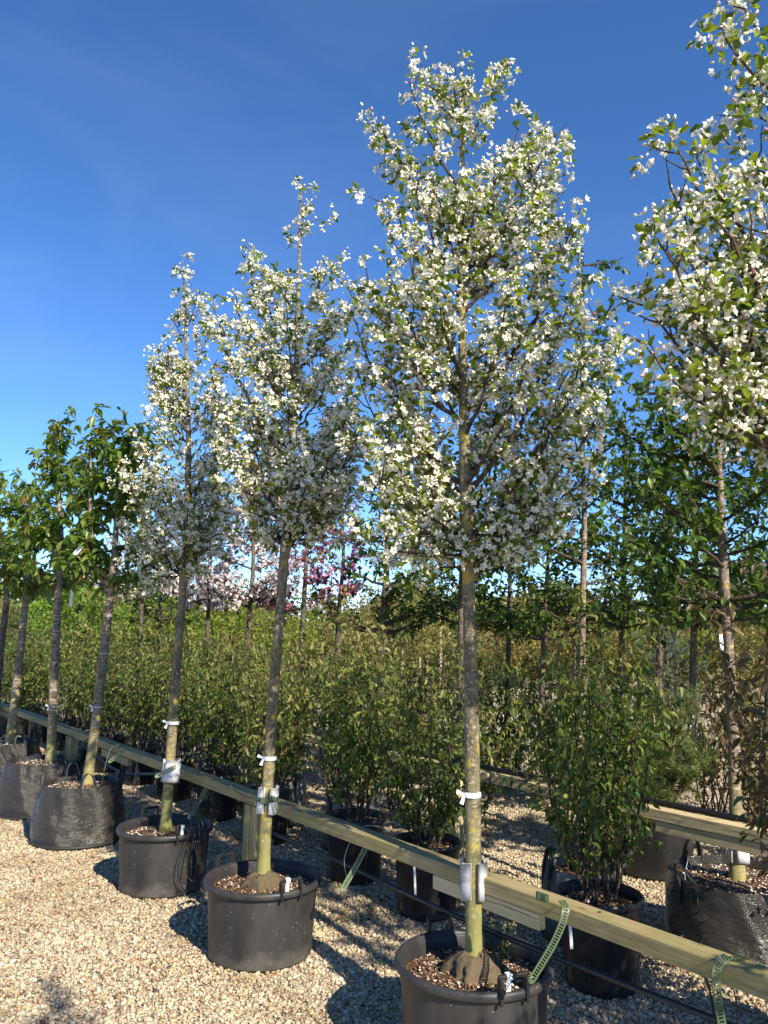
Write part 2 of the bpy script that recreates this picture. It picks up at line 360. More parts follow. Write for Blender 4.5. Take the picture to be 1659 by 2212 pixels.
M['screw'] = plain('rusty_screw', (.10, .05, .03), .6, .4, 90, .3, .1)
M['root'] = plain('root_bark', (.125, .095, .058), .95, .1, 70, .45, .9)

# ------------------------------------------------------------------ templates for leaves, petals, chips
def T(v, f, tp): return np.array(v, float), np.array(f, int), np.array(tp, float)
# y is the leaf's length, z its face normal
LEAF = T([(0,0,0), (.34,.42,.10), (0,.48,-.03), (-.34,.42,.10), (0,1,-.16), (.20,.78,.03), (-.20,.78,.03)],
         [(0,1,2), (0,2,3), (2,1,5), (2,5,4), (2,4,6), (2,6,3)], [0,.4,.5,.4,1,.8,.8])
LEAFQ = T([(0,0,0), (.30,.45,.09), (0,1,-.14), (-.30,.45,.09)], [(0,1,2), (0,2,3)], [0,.4,1,.4])
def flower_t(open_=0.55, k=5):
    v, f, tp = [], [], []
    for i in range(k):
        a = 2 * np.pi * i / k; c, s = np.cos(a), np.sin(a)
        for (x, y, z, q) in ((0, .06, 0, 0), (.36, .60, .34*open_+.12, .7), (0, 1.0, .62*open_, 1), (-.36, .60, .34*open_+.12, .7), (0, .55, .18*open_, .6)):
            v.append((x*c - y*s, x*s + y*c, z)); tp.append(q)
        b = 5 * i; f += [(b, b+1, b+4), (b+4, b+1, b+2), (b+4, b+2, b+3), (b, b+4, b+3)]
    return T(v, f, tp)
FLOWER = flower_t(.55); FLOWER2 = flower_t(1.15); FLOWER_LO = None
def bud_t():
    v, f, tp = [(0,0,0)], [], [0]
    for (y, r, q) in ((.35, .36, .35), (.75, .30, .9)):
        for i in range(3):
            a = 2*np.pi*i/3 + y; v.append((r*np.cos(a), y, r*np.sin(a))); tp.append(q)
    v.append((0, 1.05, 0)); tp.append(1)
    for i in range(3):
        j = (i+1) % 3
        f += [(0, 1+j, 1+i), (1+i, 1+j, 4+j), (1+i, 4+j, 4+i), (4+i, 4+j, 7)]
    return T(v, f, tp)
BUD = bud_t()
CHIP = T([(-.5,-.3,0), (.5,-.25,.05), (.45,.3,0), (-.45,.25,.06), (0,0,.32), (0,0,-.2)], [(0,1,4),(1,2,4),(2,3,4),(3,0,4),(1,0,5),(2,1,5),(3,2,5),(0,3,5)], [0]*6)
NEEDLE = T([(-.03,0,0), (.03,0,0), (0,1,0)], [(0,1,2)], [0,0,1])
NEEDLE5 = (lambda: (lambda vs, fs: T(vs, fs, [0,0,1]*9))(
    [p for i in range(9) for p in ((-.05+.02*math.cos(i*2.4), 0, .02*math.sin(i*2.4)), (.05+.02*math.cos(i*2.4), 0, .02*math.sin(i*2.4)),
                                   (.55*math.cos(i*2.4), .55+.35*((i*.37)%1), .55*math.sin(i*2.4)))],
    [(3*i, 3*i+1, 3*i+2) for i in range(9)]))()

def frames(d, up):
    y = unit(d); x = unit(np.cross(y, up)); z = np.cross(x, y)
    return np.stack([x, y, z], -1)                     # columns
def inst(tpl, pos, d, up, scale, rnd, g=None):
    """instances of a template -> verts, faces, col"""
    v, f, tp = tpl; n = len(pos)
    if n == 0: return np.zeros((0,3)), np.zeros((0, f.shape[1]), int), np.zeros((0,4))
    R = frames(d, up); sc = np.asarray(scale, float)
    sc = sc[:, None] * np.ones(3) if sc.ndim == 1 else sc
    V = np.einsum('nij,nkj->nki', R, v[None] * sc[:, None, :]) + pos[:, None, :]
    Fc = f[None] + (np.arange(n) * len(v))[:, None, None]
    c = np.zeros((n, len(v), 4)); c[..., 0] = np.asarray(rnd)[:, None]; c[..., 1] = tp[None] if g is None else np.asarray(g)[:, None]; c[..., 3] = 1
    return V.reshape(-1, 3), Fc.reshape(-1, f.shape[1]), c.reshape(-1, 4)
def join(parts):
    vs, fs, cs, b = [], [], [], 0
    for v, f, c in parts:
        if len(v) == 0: continue
        vs.append(v); fs.append(f + b); cs.append(c); b += len(v)
    return np.vstack(vs), np.vstack(fs), np.vstack(cs)
def rv(n, rng): return unit(rng.normal(size=(n, 3)))

PIECES = {}
def piece_mesh(key, tpl, rnd, mat, g=None):
    k = (key, round(rnd, 1), g)
    if k not in PIECES:
        v, f, tp = tpl; c = np.zeros((len(v), 4)); c[:, 0] = round(rnd, 1); c[:, 1] = tp if g is None else g; c[:, 3] = 1
        me = mesh_np(key, v, f, c); me.materials.append(mat); PIECES[k] = me
    return PIECES[k]
def scatter(parent, base, name_one, name_rest, tpl, mat, pos, d, up, scale, rnd, singles=0, g=None):
    """leaves or flowers of one plant: the ones that show largest as parts, the rest as one part"""
    pos = np.asarray(pos); n = len(pos)
    if n == 0: return
    idx = np.arange(n)
    if singles:
        key = np.linalg.norm(pos - CAM, axis=1) / (np.asarray(scale) if np.ndim(scale) == 1 else np.asarray(scale)[:, 1])
        # only what stands inside the picture
        z = (pos - CAM) @ fw; px = CX + F * ((pos - CAM) @ RT) / z; py = CY - F * ((pos - CAM) @ UP) / z
        key = np.where((px > 0) & (px < 1659) & (py > 0) & (py < 2212) & (z > .2), key, 1e9)
        order = np.argsort(key); pick = order[:singles]; pick = pick[key[pick] < 1e8]
        R = frames(d[pick], up[pick])
        for q, i in enumerate(pick):
            s = scale[i]; s = np.ones(3) * s if np.ndim(s) == 0 else s
            o = bpy.data.objects.new(name_one, piece_mesh(name_one + '_' + mat.name, tpl, float(rnd[i]), mat, None if g is None else round(float(g[i]), 1)))
            COL.objects.link(o); o.parent = parent
            mm = Matrix(np.vstack([np.column_stack([R[q] * s[None, :], pos[i] - base]), [0, 0, 0, 1]]).tolist())
            o.matrix_basis = mm
        keep = np.ones(n, bool); keep[pick] = False; idx = idx[keep]
    v, f, c = inst(tpl, pos[idx] - base, d[idx], up[idx], np.asarray(scale)[idx], np.asarray(rnd)[idx], None if g is None else np.asarray(g)[idx])
    o = link(name_rest, mesh_np(name_rest, v, f, c), mat, parent); o['kind'] = 'stuff'
    return o

# ------------------------------------------------------------------ ground
def ground_z(x, y):
    return 0.0
xs = np.concatenate([np.linspace(-900, -14, 8), np.linspace(-12, 12, 49), np.linspace(14, 900, 8)])
ys = np.concatenate([np.linspace(-300, -5, 5), np.linspace(-4, 24, 57), np.linspace(27, 2200, 9)])
X, Y = np.meshgrid(xs, ys); Z = -0.006 + 0.012 * np.sin(X * 1.7 + 1.1) * np.sin(Y * 1.3) * (np.abs(X) < 13) * (Y < 25)
nx, ny = len(xs), len(ys)
ii, jj = np.meshgrid(np.arange(nx - 1), np.arange(ny - 1)); b = (jj * nx + ii).ravel()
me = mesh_np('ground', np.stack([X, Y, Z], -1).reshape(-1, 3), np.stack([b, b + 1, b + nx + 1, b + nx], -1), smooth=True)
tag(link('ground', me, M['ground']), kind='structure')

# loose stones: one stuff object, points carrying instances of a few pebble shapes
def pebble(name, seed, sx, sy, sz):
    r = np.random.default_rng(seed); bm = bmesh.new(); bmesh.ops.create_icosphere(bm, subdivisions=1, radius=1)
    for v in bm.verts:
        k = 1 + r.normal() * .13; v.co = Vector((v.co.x * sx * k, v.co.y * sy * k, v.co.z * sz * k))
    me = bpy.data.meshes.new(name); bm.to_mesh(me); bm.free(); me.materials.append(M['stone']); return me
pts = []
def seen(p, pad=60):
    v = p - CAM; z = v @ fw; px = CX + F * (v @ RT) / z; py = CY - F * (v @ UP) / z
    return (z > .5) & (px > -pad) & (px < 1659 + pad) & (py < 2212 + pad)
for (y0, y1, dens) in ((2.5, 4.6, 5200), (4.6, 6.2, 4200), (6.2, 8.2, 2600), (8.2, 11.5, 1300)):
    hw = .62 * y1 + .3; nn = int((y1 - y0) * 2 * hw * dens)
    p = np.stack([RNG.uniform(-hw, hw, nn), RNG.uniform(y0, y1, nn), np.zeros(nn)], 1)
    p = p[seen(p)]; p[:, 2] = RNG.uniform(-.001, .007, len(p)) + 0.012 * np.sin(p[:, 0] * 1.7 + 1.1) * np.sin(p[:, 1] * 1.3) - .004
    pts.append(p)
pts = np.vstack(pts)
pm = bpy.data.meshes.new('gravel'); pm.vertices.add(len(pts)); pm.vertices.foreach_set('co', pts.astype(np.float32).ravel())
sa = pm.attributes.new('siz', 'FLOAT', 'POINT'); sa.data.foreach_set('value', np.clip(RNG.lognormal(math.log(.0070), .36, len(pts)), .004, .017).astype(np.float32))
ra = pm.attributes.new('rot', 'FLOAT_VECTOR', 'POINT'); ra.data.foreach_set('vector', (RNG.normal(size=(len(pts), 3)) * np.array([.5, .5, 3])).astype(np.float32).ravel())
ka = pm.attributes.new('pick', 'INT', 'POINT'); ka.data.foreach_set('value', RNG.integers(0, 4, len(pts)).astype(np.int32))
pm.update()
go = tag(link('gravel', pm), 'loose beige and grey pebbles covering the yard', 'gravel', kind='stuff')
gn = bpy.data.node_groups.new('gravel_stones', 'GeometryNodeTree')
gn.interface.new_socket('Geometry', in_out='INPUT', socket_type='NodeSocketGeometry'); gn.interface.new_socket('Geometry', in_out='OUTPUT', socket_type='NodeSocketGeometry')
gi = gn.nodes.new('NodeGroupInput'); gout = gn.nodes.new('NodeGroupOutput'); jg = gn.nodes.new('GeometryNodeJoinGeometry')
def named(nm, typ):
    a = gn.nodes.new('GeometryNodeInputNamedAttribute'); a.data_type = typ; a.inputs[0].default_value = nm
    return next(s for s in a.outputs if s.enabled and s.name == 'Attribute')
siz, rot, pk = named('siz', 'FLOAT'), named('rot', 'FLOAT_VECTOR'), named('pick', 'INT')
for k, (sx, sy, sz) in enumerate(((1.2, .9, .75), (1.0, 1.0, .8), (1.35, .85, .7), (.95, .8, .7))):
    st = bpy.data.objects.new('pebble_shape', pebble('pebble', k, sx, sy, sz))
    io = gn.nodes.new('GeometryNodeInstanceOnPoints'); ob = gn.nodes.new('GeometryNodeMeshIcoSphere')
    gn.nodes.remove(ob)
    bpy.data.objects.remove(st)
    ico = gn.nodes.new('GeometryNodeMeshIcoSphere'); ico.inputs['Radius'].default_value = 1.0; ico.inputs['Subdivisions'].default_value = 2 if False else 1
    tr = gn.nodes.new('GeometryNodeTransform'); tr.inputs['Scale'].default_value = (sx, sy, sz)
    spn = gn.nodes.new('GeometryNodeSetPosition'); ns = gn.nodes.new('ShaderNodeTexNoise'); ns.noise_dimensions = '4D'
    ns.inputs['W'].default_value = k * 3.7; ns.inputs['Scale'].default_value = 1.3
    sub = gn.nodes.new('ShaderNodeVectorMath'); sub.operation = 'SUBTRACT'; sub.inputs[1].default_value = (.5, .5, .5)
    scl = gn.nodes.new('ShaderNodeVectorMath'); scl.operation = 'SCALE'; scl.inputs['Scale'].default_value = 1.1
    gn.links.new(ns.outputs['Color'], sub.inputs[0]); gn.links.new(sub.outputs[0], scl.inputs[0]); gn.links.new(scl.outputs[0], spn.inputs['Offset'])
    sm = gn.nodes.new('GeometryNodeSetMaterial'); sm.inputs['Material'].default_value = M['stone']
    ss = gn.nodes.new('GeometryNodeSetShadeSmooth')
    gn.links.new(ico.outputs[0], tr.inputs[0]); gn.links.new(tr.outputs[0], spn.inputs[0]); gn.links.new(spn.outputs[0], ss.inputs[0]); gn.links.new(ss.outputs[0], sm.inputs[0])
    cmp = gn.nodes.new('FunctionNodeCompare'); cmp.data_type = 'INT'; cmp.operation = 'EQUAL'
    ai = [s for s in cmp.inputs if s.enabled]
    gn.links.new(pk, ai[0]); ai[1].default_value = k
    gn.links.new(gi.outputs[0], io.inputs['Points']); gn.links.new(sm.outputs[0], io.inputs['Instance']); gn.links.new(cmp.outputs[0], io.inputs['Selection'])
    gn.links.new(rot, io.inputs['Rotation']); gn.links.new(siz, io.inputs['Scale'])
    gn.links.new(io.outputs[0], jg.inputs[0])
gn.links.new(jg.outputs[0], gout.inputs[0])
md = go.modifiers.new('stones', 'NODES'); md.node_group = gn

# ------------------------------------------------------------------ pots, bags
def lathe(profile, seg=56, wob=None):
    """profile [(r, z)] -> verts, quads; wob(theta array, r, z) returns a radius factor"""
    th = np.linspace(0, 2 * np.pi, seg, endpoint=False); v = []
    for (r, z) in profile:
        rr = r * (wob(th, r, z) if wob else np.ones(seg)); v.append(np.stack([rr * np.cos(th), rr * np.sin(th), np.full(seg, z)], 1))
    v = np.vstack(v); i = np.arange(len(profile) - 1)[:, None] * seg; j = np.arange(seg)[None]; j2 = (j + 1) % seg
    return v, np.stack([i + j, i + j2, i + seg + j2, i + seg + j], -1).reshape(-1, 4)
def soil_part(parent, R, z, rng, chips=0, mound=.02, size=.014, bright=0.0):
    rings = np.linspace(0.001, R, 9); seg = 28; th = np.linspace(0, 2 * np.pi, seg, endpoint=False)
    v = np.vstack([np.stack([r * np.cos(th), r * np.sin(th), z + mound * (1 - (r / R) ** 1.5) + rng.normal(size=seg) * .004], 1) for r in rings])
    i = np.arange(8)[:, None] * seg; j = np.arange(seg)[None]; j2 = (j + 1) % seg
    so_ = link('soil', mesh_np('soil', v, np.stack([i + j, i + j2, i + seg + j2, i + seg + j], -1).reshape(-1, 4), smooth=True), M['soil'], parent)
    if chips:
        r = R * .97 * np.sqrt(rng.uniform(0, 1, chips)); a = rng.uniform(0, 2 * np.pi, chips)
        p = np.stack([r * np.cos(a), r * np.sin(a), z + mound * (1 - (r / R) ** 1.5) + .004], 1)
        d = unit(rng.normal(size=(chips, 3)) * [1, 1, .25]); up = unit(rng.normal(size=(chips, 3)) * .4 + [0, 0, 1])
        vv, ff, cc = inst(CHIP, p, d, up, rng.uniform(.4, 1.3, chips) * size, np.clip(rng.uniform(0, 1, chips) + bright, 0, 1))
        o = link('bark_chips', mesh_np('bark_chips', vv, ff, cc), M['chips'], so_); o['kind'] = 'stuff'
def plant_pot(loc, label, R=.30, h=.36, Rb=.255, rim=.026, handles=(), mat='pot', soil_z=None, chips=500, group=None, rng=RNG, seg=56, bright=0.0):
    e = empty('plant_pot', loc, label, 'pot', group)
    soil_z = h - .05 if soil_z is None else soil_z
    R2 = R - rim * .75
    prof = [(Rb * .2, .004), (Rb, .004), (Rb + .004, .015)] + [(Rb + (R2 - Rb) * t, h * t) for t in np.linspace(.1, .93, 7)] + [(R2, h - .012), (R2 - .010, h - .012)] + [(R2 - .012 - (R2 - Rb) * t * .5, h * (1 - t * .5)) for t in (.1, .5, 1.)]
    v, f = lathe(prof, seg); link('wall', mesh_np('wall', v, f, smooth=True), M[mat], e)
    rp = [(R2 - .008, h - .028), (R - .004, h - .030), (R, h - .024), (R + .001, h - .008), (R - .004, h), (R - rim * .5, h + .003), (R - rim, h - .002), (R - rim - .003, h - .03)]
    v, f = lathe(rp, seg); link('rim', mesh_np('rim', v, f, smooth=True), M[mat], e)
    for a in handles:                                  # upright U handles, legs clipped over the rim
        mb = MB(); c, s = math.cos(a), math.sin(a); w2 = .052
        tx = np.array([-s, c, 0]); rx = np.array([c, s, 0]); Rm = np.stack([tx, rx, [0, 0, 1]], 1); ctr = rx * (R - rim * .35)
        for q in (-1, 1): mb.box(ctr + tx * w2 * q + np.array([0, 0, h + .004]), (.012, rim * 1.15, .085), Rm)
        mb.box(ctr + np.array([0, 0, h + .052]), (2 * w2 + .014, .014, .014), Rm)
        mb.build('handle', M['handle'], e, bevel=.003)
    soil_part(e, R2 - .014, soil_z, rng, chips, bright=bright)
    return e
def grow_bag(loc, label, R=.36, Rt=.30, h=.42, mat='bag', rot=0., handles=4, group=None, rng=RNG, chips=250, bright=.25):
    e = empty('grow_bag', loc, label, 'grow bag', group)
    ph = rng.uniform(0, 6.28, 8)
    def wob(th, r, z):
        t = z / h
        return 1 + .012 * np.sin(3 * th + ph[0]) + .010 * np.sin(5 * th + ph[1] + 3 * t) + (.004 + .014 * t) * np.sin(9 * th + ph[2] + 6 * t) + .010 * t * np.sin(17 * th + ph[3] + 9 * t) \
            + .006 * np.sin(60 * z + ph[4] + 2.2 * np.sin(2 * th + ph[5]) + 3 * th) + .007 * (1 - t) * np.sin(34 * z + ph[6] + 3 * np.sin(3 * th))
    ts = np.linspace(0, 1, 40)
    prof = [(R * .3, .006), (R * .985, .006)] + [(R + (Rt - R) * (t ** 1.35) + .018 * math.sin(math.pi * t), .012 + (h - .012) * t) for t in ts] + [(Rt - .006, h - .002), (Rt - .012, h - .10)]
    v, f = lathe(prof, 96, wob); link('fabric', mesh_np('fabric', v, f, smooth=True), M[mat], e)
    th = np.linspace(0, 2 * np.pi, 73); wb = wob(th, R, .02)
    mb = MB(); mb.tube(np.stack([(R + .006) * wb * np.cos(th), (R + .006) * wb * np.sin(th), np.full(73, .014)], 1), .013, 8, False); mb.build('base_seam', M['web'], e, True)
    for k in range(handles):
        a = rot + 2 * np.pi * k / handles + rng.uniform(-.1, .1); c, s = math.cos(a), math.sin(a); tx = np.array([-s, c, 0]); rx = np.array([c, s, 0])
        u = np.linspace(0, np.pi, 13); lean = rng.uniform(-.05, .09)
        path = rx[None] * (Rt + .004 + lean * np.sin(u)[:, None]) + tx[None] * (np.cos(u) * .055)[:, None] + np.array([0, 0, 1.])[None] * (h - .03 + .125 * np.sin(u))[:, None]
        path = np.vstack([path[0] - [0, 0, .10], path, path[-1] - [0, 0, .10]])
        tan = unit(np.gradient(path, axis=0)); wd = unit(np.cross(tan, rx[None]) * 0 + rx[None] * .9 + tx[None] * .3)
        nn = unit(np.cross(tan, wd)); vv = []
        for q in range(len(path)):
            vv += [path[q] - wd[q] * .016 - nn[q] * .0015, path[q] + wd[q] * .016 - nn[q] * .0015, path[q] + wd[q] * .016 + nn[q] * .0015, path[q] - wd[q] * .016 + nn[q] * .0015]
        ff = [(4*q+j, 4*q+(j+1) % 4, 4*q+4+(j+1) % 4, 4*q+4+j) for q in range(len(path) - 1) for j in range(4)]
        mb = MB(); mb.add(vv, ff); mb.build('handle', M['web'], e, True)
    soil_part(e, Rt - .015, h - .045, rng, chips, .025, .016, bright)
    return e

# ------------------------------------------------------------------ tie rails
def timber(name, p, q, wd, ht, mat, parent, bevel=.004):
    """a beam from p to q (centre of its section), long axis = local X"""
    p, q = np.asarray(p, float), np.asarray(q, float); L = np.linalg.norm(q - p); x = (q - p) / L
    y = unit(np.cross([0, 0, 1.], x)) if abs(x[2]) < .9 else np.array([RN[0], RN[1], 0]); y = unit(y - x * (y @ x)); z = np.cross(x, y)
    mb = MB(); mb.box((0, 0, 0), (L, wd, ht)); o = mb.build(name, M[mat], parent, bevel=bevel)
    base = np.array(parent.location) if parent else np.zeros(3)
    o.matrix_basis = Matrix(np.vstack([np.column_stack([x, y, z, (p + q) / 2 - base]), [0, 0, 0, 1]]).tolist()); return o
RZ = .672                                              # top of the near rail
f1 = empty('tie_rail', RW(0, 0), 'mossy timber rail on posts that the potted blossom trees are strapped to', 'rail')
cuts = [-2.6, .98, 4.3, 8.0, 12.0]
for k in range(4):
    a, b_ = cuts[k], cuts[k + 1]
    timber('rail_beam', RW(a + .006, 0, RZ - .029 + .004 * k), RW(b_ - .006, 0, RZ - .029 + .004 * (k + 1)), .088, .058, 'wood', f1)
for a, b_ in ((-1.07, -.50), (3.0, 3.6), (6.6, 7.2)):      # splice boards under the joints
    timber('splice_board', RW(a, -.018, RZ - .088), RW(b_, -.018, RZ - .088), .036, .056, 'wood_dry' if a < 1 else 'wood', f1)
for t in (1.10, 4.55, 8.1, 11.0):
    timber('post', RW(t - .078, .004, -.05), RW(t - .078, .004, RZ - .062), .075, .075, 'wood_post', f1)
    timber('post', RW(t, -.0, -.05), RW(t, .0, RZ - .062), .07, .07, 'wood', f1)
for t in (-1.3, -.2, .8, 1.05):
    mb = MB(); p = RW(t, .01, RZ + .002) - np.array(f1.location); mb.tube([p - [0, 0, .004], p + [0, 0, .003]], .006, 8); mb.build('screw', M['screw'], f1)
R2O = 1.56; RZ2 = .70
f2 = empty('tie_rail', RW(0, R2O), 'pale timber rail on posts behind the row of leafy shrubs', 'rail')
for a, b_ in ((-2.2, .65), (.68, 4.2), (4.22, 8), (8.02, 12)):
    timber('rail_beam', RW(a, R2O, RZ2 - .03), RW(b_, R2O, RZ2 - .03), .085, .058, 'wood_dry', f2)
timber('splice_board', RW(-2.2, R2O - .02, RZ2 - .09), RW(-.55, R2O - .02, RZ2 - .09), .036, .058, 'wood_dry', f2)
for (px, py) in ((1072, 1872), (503, 1700)):
    p = at(px, py); p = np.array([p[0], p[1], 0]); tt = (p[:2] - Q0) @ RD
    timber('post', RW(tt, R2O - .08, -.05), RW(tt, R2O - .08, RZ2 + .03), .085, .085, 'wood_post' if px < 900 else 'wood_dry', f2)
for t in (-2.0, 6.5, 9.5):
    timber('post', RW(t, R2O - .08, -.05), RW(t, R2O - .08, RZ2 + .03), .085, .085, 'wood_post', f2)

# ------------------------------------------------------------------ trees
def bez(p, q, out=.62, rise=.34, n=9, rng=RNG, jit=.02):
    """a limb that leaves outward and turns upward"""
    p, q = np.asarray(p, float), np.asarray(q, float); c = p + (q - p) * np.array([out, out, rise])
    t = np.linspace(0, 1, n)[:, None]; L = np.linalg.norm(q - p)
    b = (1 - t) ** 2 * p + 2 * t * (1 - t) * c + t ** 2 * q
    b[1:-1] += rng.normal(size=(n - 2, 3)) * jit * L * .6
    return b
class Wood:
    def __init__(s): s.v, s.f, s.b = [], [], 0
    def add(s, pts, rads, n, wob=0, rng=None):
        v, f = tube_np(pts, rads, n, wob, rng); s.v.append(v); s.f.append(f + s.b); s.b += len(v)
    def mesh(s, name, base): return mesh_np(name, np.vstack(s.v) - base, np.vstack(s.f), smooth=True)

def make_limbs(trunk, tips, crown_z, rng, r_base=.016, twig_len=(.12, .32), twig_step=.085, slope=1.1, out=.62, rise=.34):
    """limbs from the trunk to the given tips, twigs on them; returns (limbs, bearing lines)"""
    limbs, lines = [], []
    tz = trunk[:, 2]
    for tip in tips:
        tip = np.asarray(tip, float)
        zt = tip[2]; k = np.argmin(np.abs(tz - zt)); hd = np.linalg.norm(tip[:2] - trunk[k, :2])
        za = max(crown_z + rng.uniform(0, .12), min(zt - hd * slope * rng.uniform(.85, 1.25), tz[-1] - .12)); k = np.argmin(np.abs(tz - za))
        path = bez(trunk[k], tip, out, rise, 11, rng); L = np.linalg.norm(path[-1] - path[0])
        r = min(r_base * (L / .8) ** .7, .03); limbs.append((path, np.linspace(r, .0028, len(path))))
        lines.append(path[3:] if L > .45 else path[1:])
        s = resample(path, twig_step)
        for i in range(max(1, int(len(s) * .25)), len(s)):
            if rng.random() < .25: continue
            d = unit(s[i] - s[i - 1]); side = unit(np.cross(d, rng.normal(size=3)))
            dirn = unit(d * .75 + side * .85 + np.array([0, 0, .28])); l = rng.uniform(*twig_len) * (1.1 - .5 * i / len(s))
            e = s[i] + dirn * l; tw = bez(s[i], e, .6, .42, 5, rng, .03)
            limbs.append((tw, np.linspace(.0035, .0014, 5))); lines.append(tw)
    return limbs, lines
def bearing_points(lines, step, rng, jit=.012):
    P, D = [], []
    for l in lines:
        s = resample(l, step); 
        P.append(s + rng.normal(size=s.shape) * jit); D.append(unit(np.gradient(s, axis=0)))
    return np.vstack(P), np.vstack(D)

def crab_apple(name, label, group, trunk_px, Y, tips_px, crown_z, r_trunk, seed, step=.05, singles=(0, 0), loc_z=.3, depth=.42, extra=26, Ys=None, fl=5, lv=3, leaf=.047, top_r=.006, prof=None, twig_step=.06, keep=1.0):
    rng = np.random.default_rng(seed)
    tr = np.array([aty(x, y, Y + (0 if Ys is None else Ys[i])) for i, (x, y) in enumerate(trunk_px)])
    base = tr[0].copy(); tr[0][2] = base[2]
    line = smooth_line(tr, 10); L = len(line); t = np.linspace(0, 1, L)
    ct = np.clip((line[:, 2] - base[2]) / (crown_z - base[2]), 0, 1)
    rr = r_trunk * (1 - .22 * ct); up = line[:, 2] > crown_z
    tt = np.clip((line[:, 2] - crown_z) / (line[-1, 2] - crown_z), 0, 1); rr = np.where(up, r_trunk * .78 * (1 - tt) ** 1.25 + .0045, rr)
    rr[:4] *= np.array([1.3, 1.14, 1.06, 1.02])
    e = empty(name, base, label, 'tree', group)
    arc = np.concatenate([[0], np.cumsum(np.linalg.norm(np.diff(line, axis=0), axis=1))])
    ln = resample(line, .025); rl = np.interp(np.linspace(0, arc[-1], len(ln)), arc, rr)
    wd = Wood(); wd.add(ln, rl * (1 + .03 * np.sin(np.arange(len(ln)) * .9)), 16, .022, rng)
    link('trunk', wd.mesh('trunk', base), M['bark_apple'], e)
    tips = []
    for (x, y) in tips_px:
        z0 = aty(x, y, Y)[2]; k = np.argmin(np.abs(line[:, 2] - z0)); w_ = abs(aty(x, y, Y)[0] - line[k, 0])
        tips.append(aty(x, y, Y + rng.uniform(-.5, .5) * min(depth, w_ + .1)))
    zt, zb = line[-1, 2], crown_z
    for k in range(extra):                             # limbs toward and away from the viewer
        u = rng.uniform(.06, .66); z = zb + .15 + (zt - zb) * u; q = np.argmin(np.abs(line[:, 2] - z))
        rad_ = (prof(u) if prof else depth * (1.15 - u) * min(1, .5 + u * 2.2)) * rng.uniform(.45, 1.05); a = k * 2.399 + rng.uniform(-.4, .4)
        tips.append(line[q] + np.array([math.cos(a) * rad_, math.sin(a) * rad_, 0]))
    limbs, lines = make_limbs(line, tips, crown_z, rng, r_base=.0105, twig_len=(.07, .21), twig_step=twig_step, slope=1.55)
    wd = Wood()
    for p, r in limbs: wd.add(p, r, 6 if r[0] > .006 else 4)
    link('branches', wd.mesh('branches', base), M['twig'], e)
    lines.append(line[line[:, 2] > zt - (zt - zb) * .75])
    P, D = bearing_points(lines, step, rng, .02)
    cell = np.sin(P[:, 0] * 17 + seed) * np.sin(P[:, 1] * 15 + 2 * seed) + np.sin(P[:, 2] * 19 + seed * .7) * np.sin(P[:, 0] * 9 + P[:, 1] * 11)
    q = (P[:, 2] < zt + .03) & ((cell + rng.normal(size=len(P)) * .25 > -.75) | (P[:, 2] > zt - .45)); P, D = P[q], D[q]      # bare stretches between the flower spurs
    if keep < 1: q = rng.random(len(P)) < keep; P, D = P[q], D[q]
    n = len(P)
    # spurs: a tuft of flowers, buds and leaves round each bearing point
    side = unit(np.cross(D, rv(n, rng))); C = P + side * rng.uniform(.005, .04, n)[:, None]; spur = unit(side + np.array([0, 0, .35]) + .4 * D)
    def tuft(k, spread, lo, hi, prob=1.0):
        c = np.repeat(C, k, 0); s = np.repeat(spur, k, 0); q = rng.random(len(c)) < prob; c, s = c[q], s[q]
        d = unit(s + spread * rng.normal(size=c.shape)); return c + d * rng.uniform(lo, hi, len(c))[:, None], d
    kind = np.repeat(rng.random(n), 1)
    p, d = tuft(fl, .8, .012, .052, .50); m_ = len(p)
    sc = rng.uniform(.0135, .0205, m_); half = rng.random(m_) < .5; upv = rv(m_, rng)
    # a flower faces along its stalk: its template z axis is d
    def face(dv, u): y = unit(np.cross(dv, u)); return y, dv
    yv, zv = face(d, upv)
    scatter(e, base, 'flower', 'blossom', FLOWER, M['petal'], p[half], yv[half], zv[half], sc[half], rng.random(half.sum()), singles[1])
    scatter(e, base, 'flower', 'half_open_blossom', FLOWER2, M['petal'], p[~half], yv[~half], zv[~half], sc[~half], rng.random((~half).sum()), 0)
    p, d = tuft(fl, .85, .015, .055, .66)
    scatter(e, base, 'bud', 'buds', BUD, M['bud'], p, d, rv(len(p), rng), rng.uniform(.014, .023, len(p)), rng.random(len(p)), 0)
    p, d = tuft(lv + 2, .9, .0, .03, .74); d = unit(d + np.array([0, 0, -.25])); upl = unit(rv(len(p), rng) * .7 + np.array([0, 0, 1]) - .2 * d)
    s = rng.uniform(.55, 1.15, len(p)) * leaf; s3 = np.stack([s * .85, s, s], 1)
    scatter(e, base, 'leaf', 'foliage', LEAF, M['leaf_apple'], p, d, upl, s3, rng.random(len(p)) ** .9, singles[0])
    return e, base

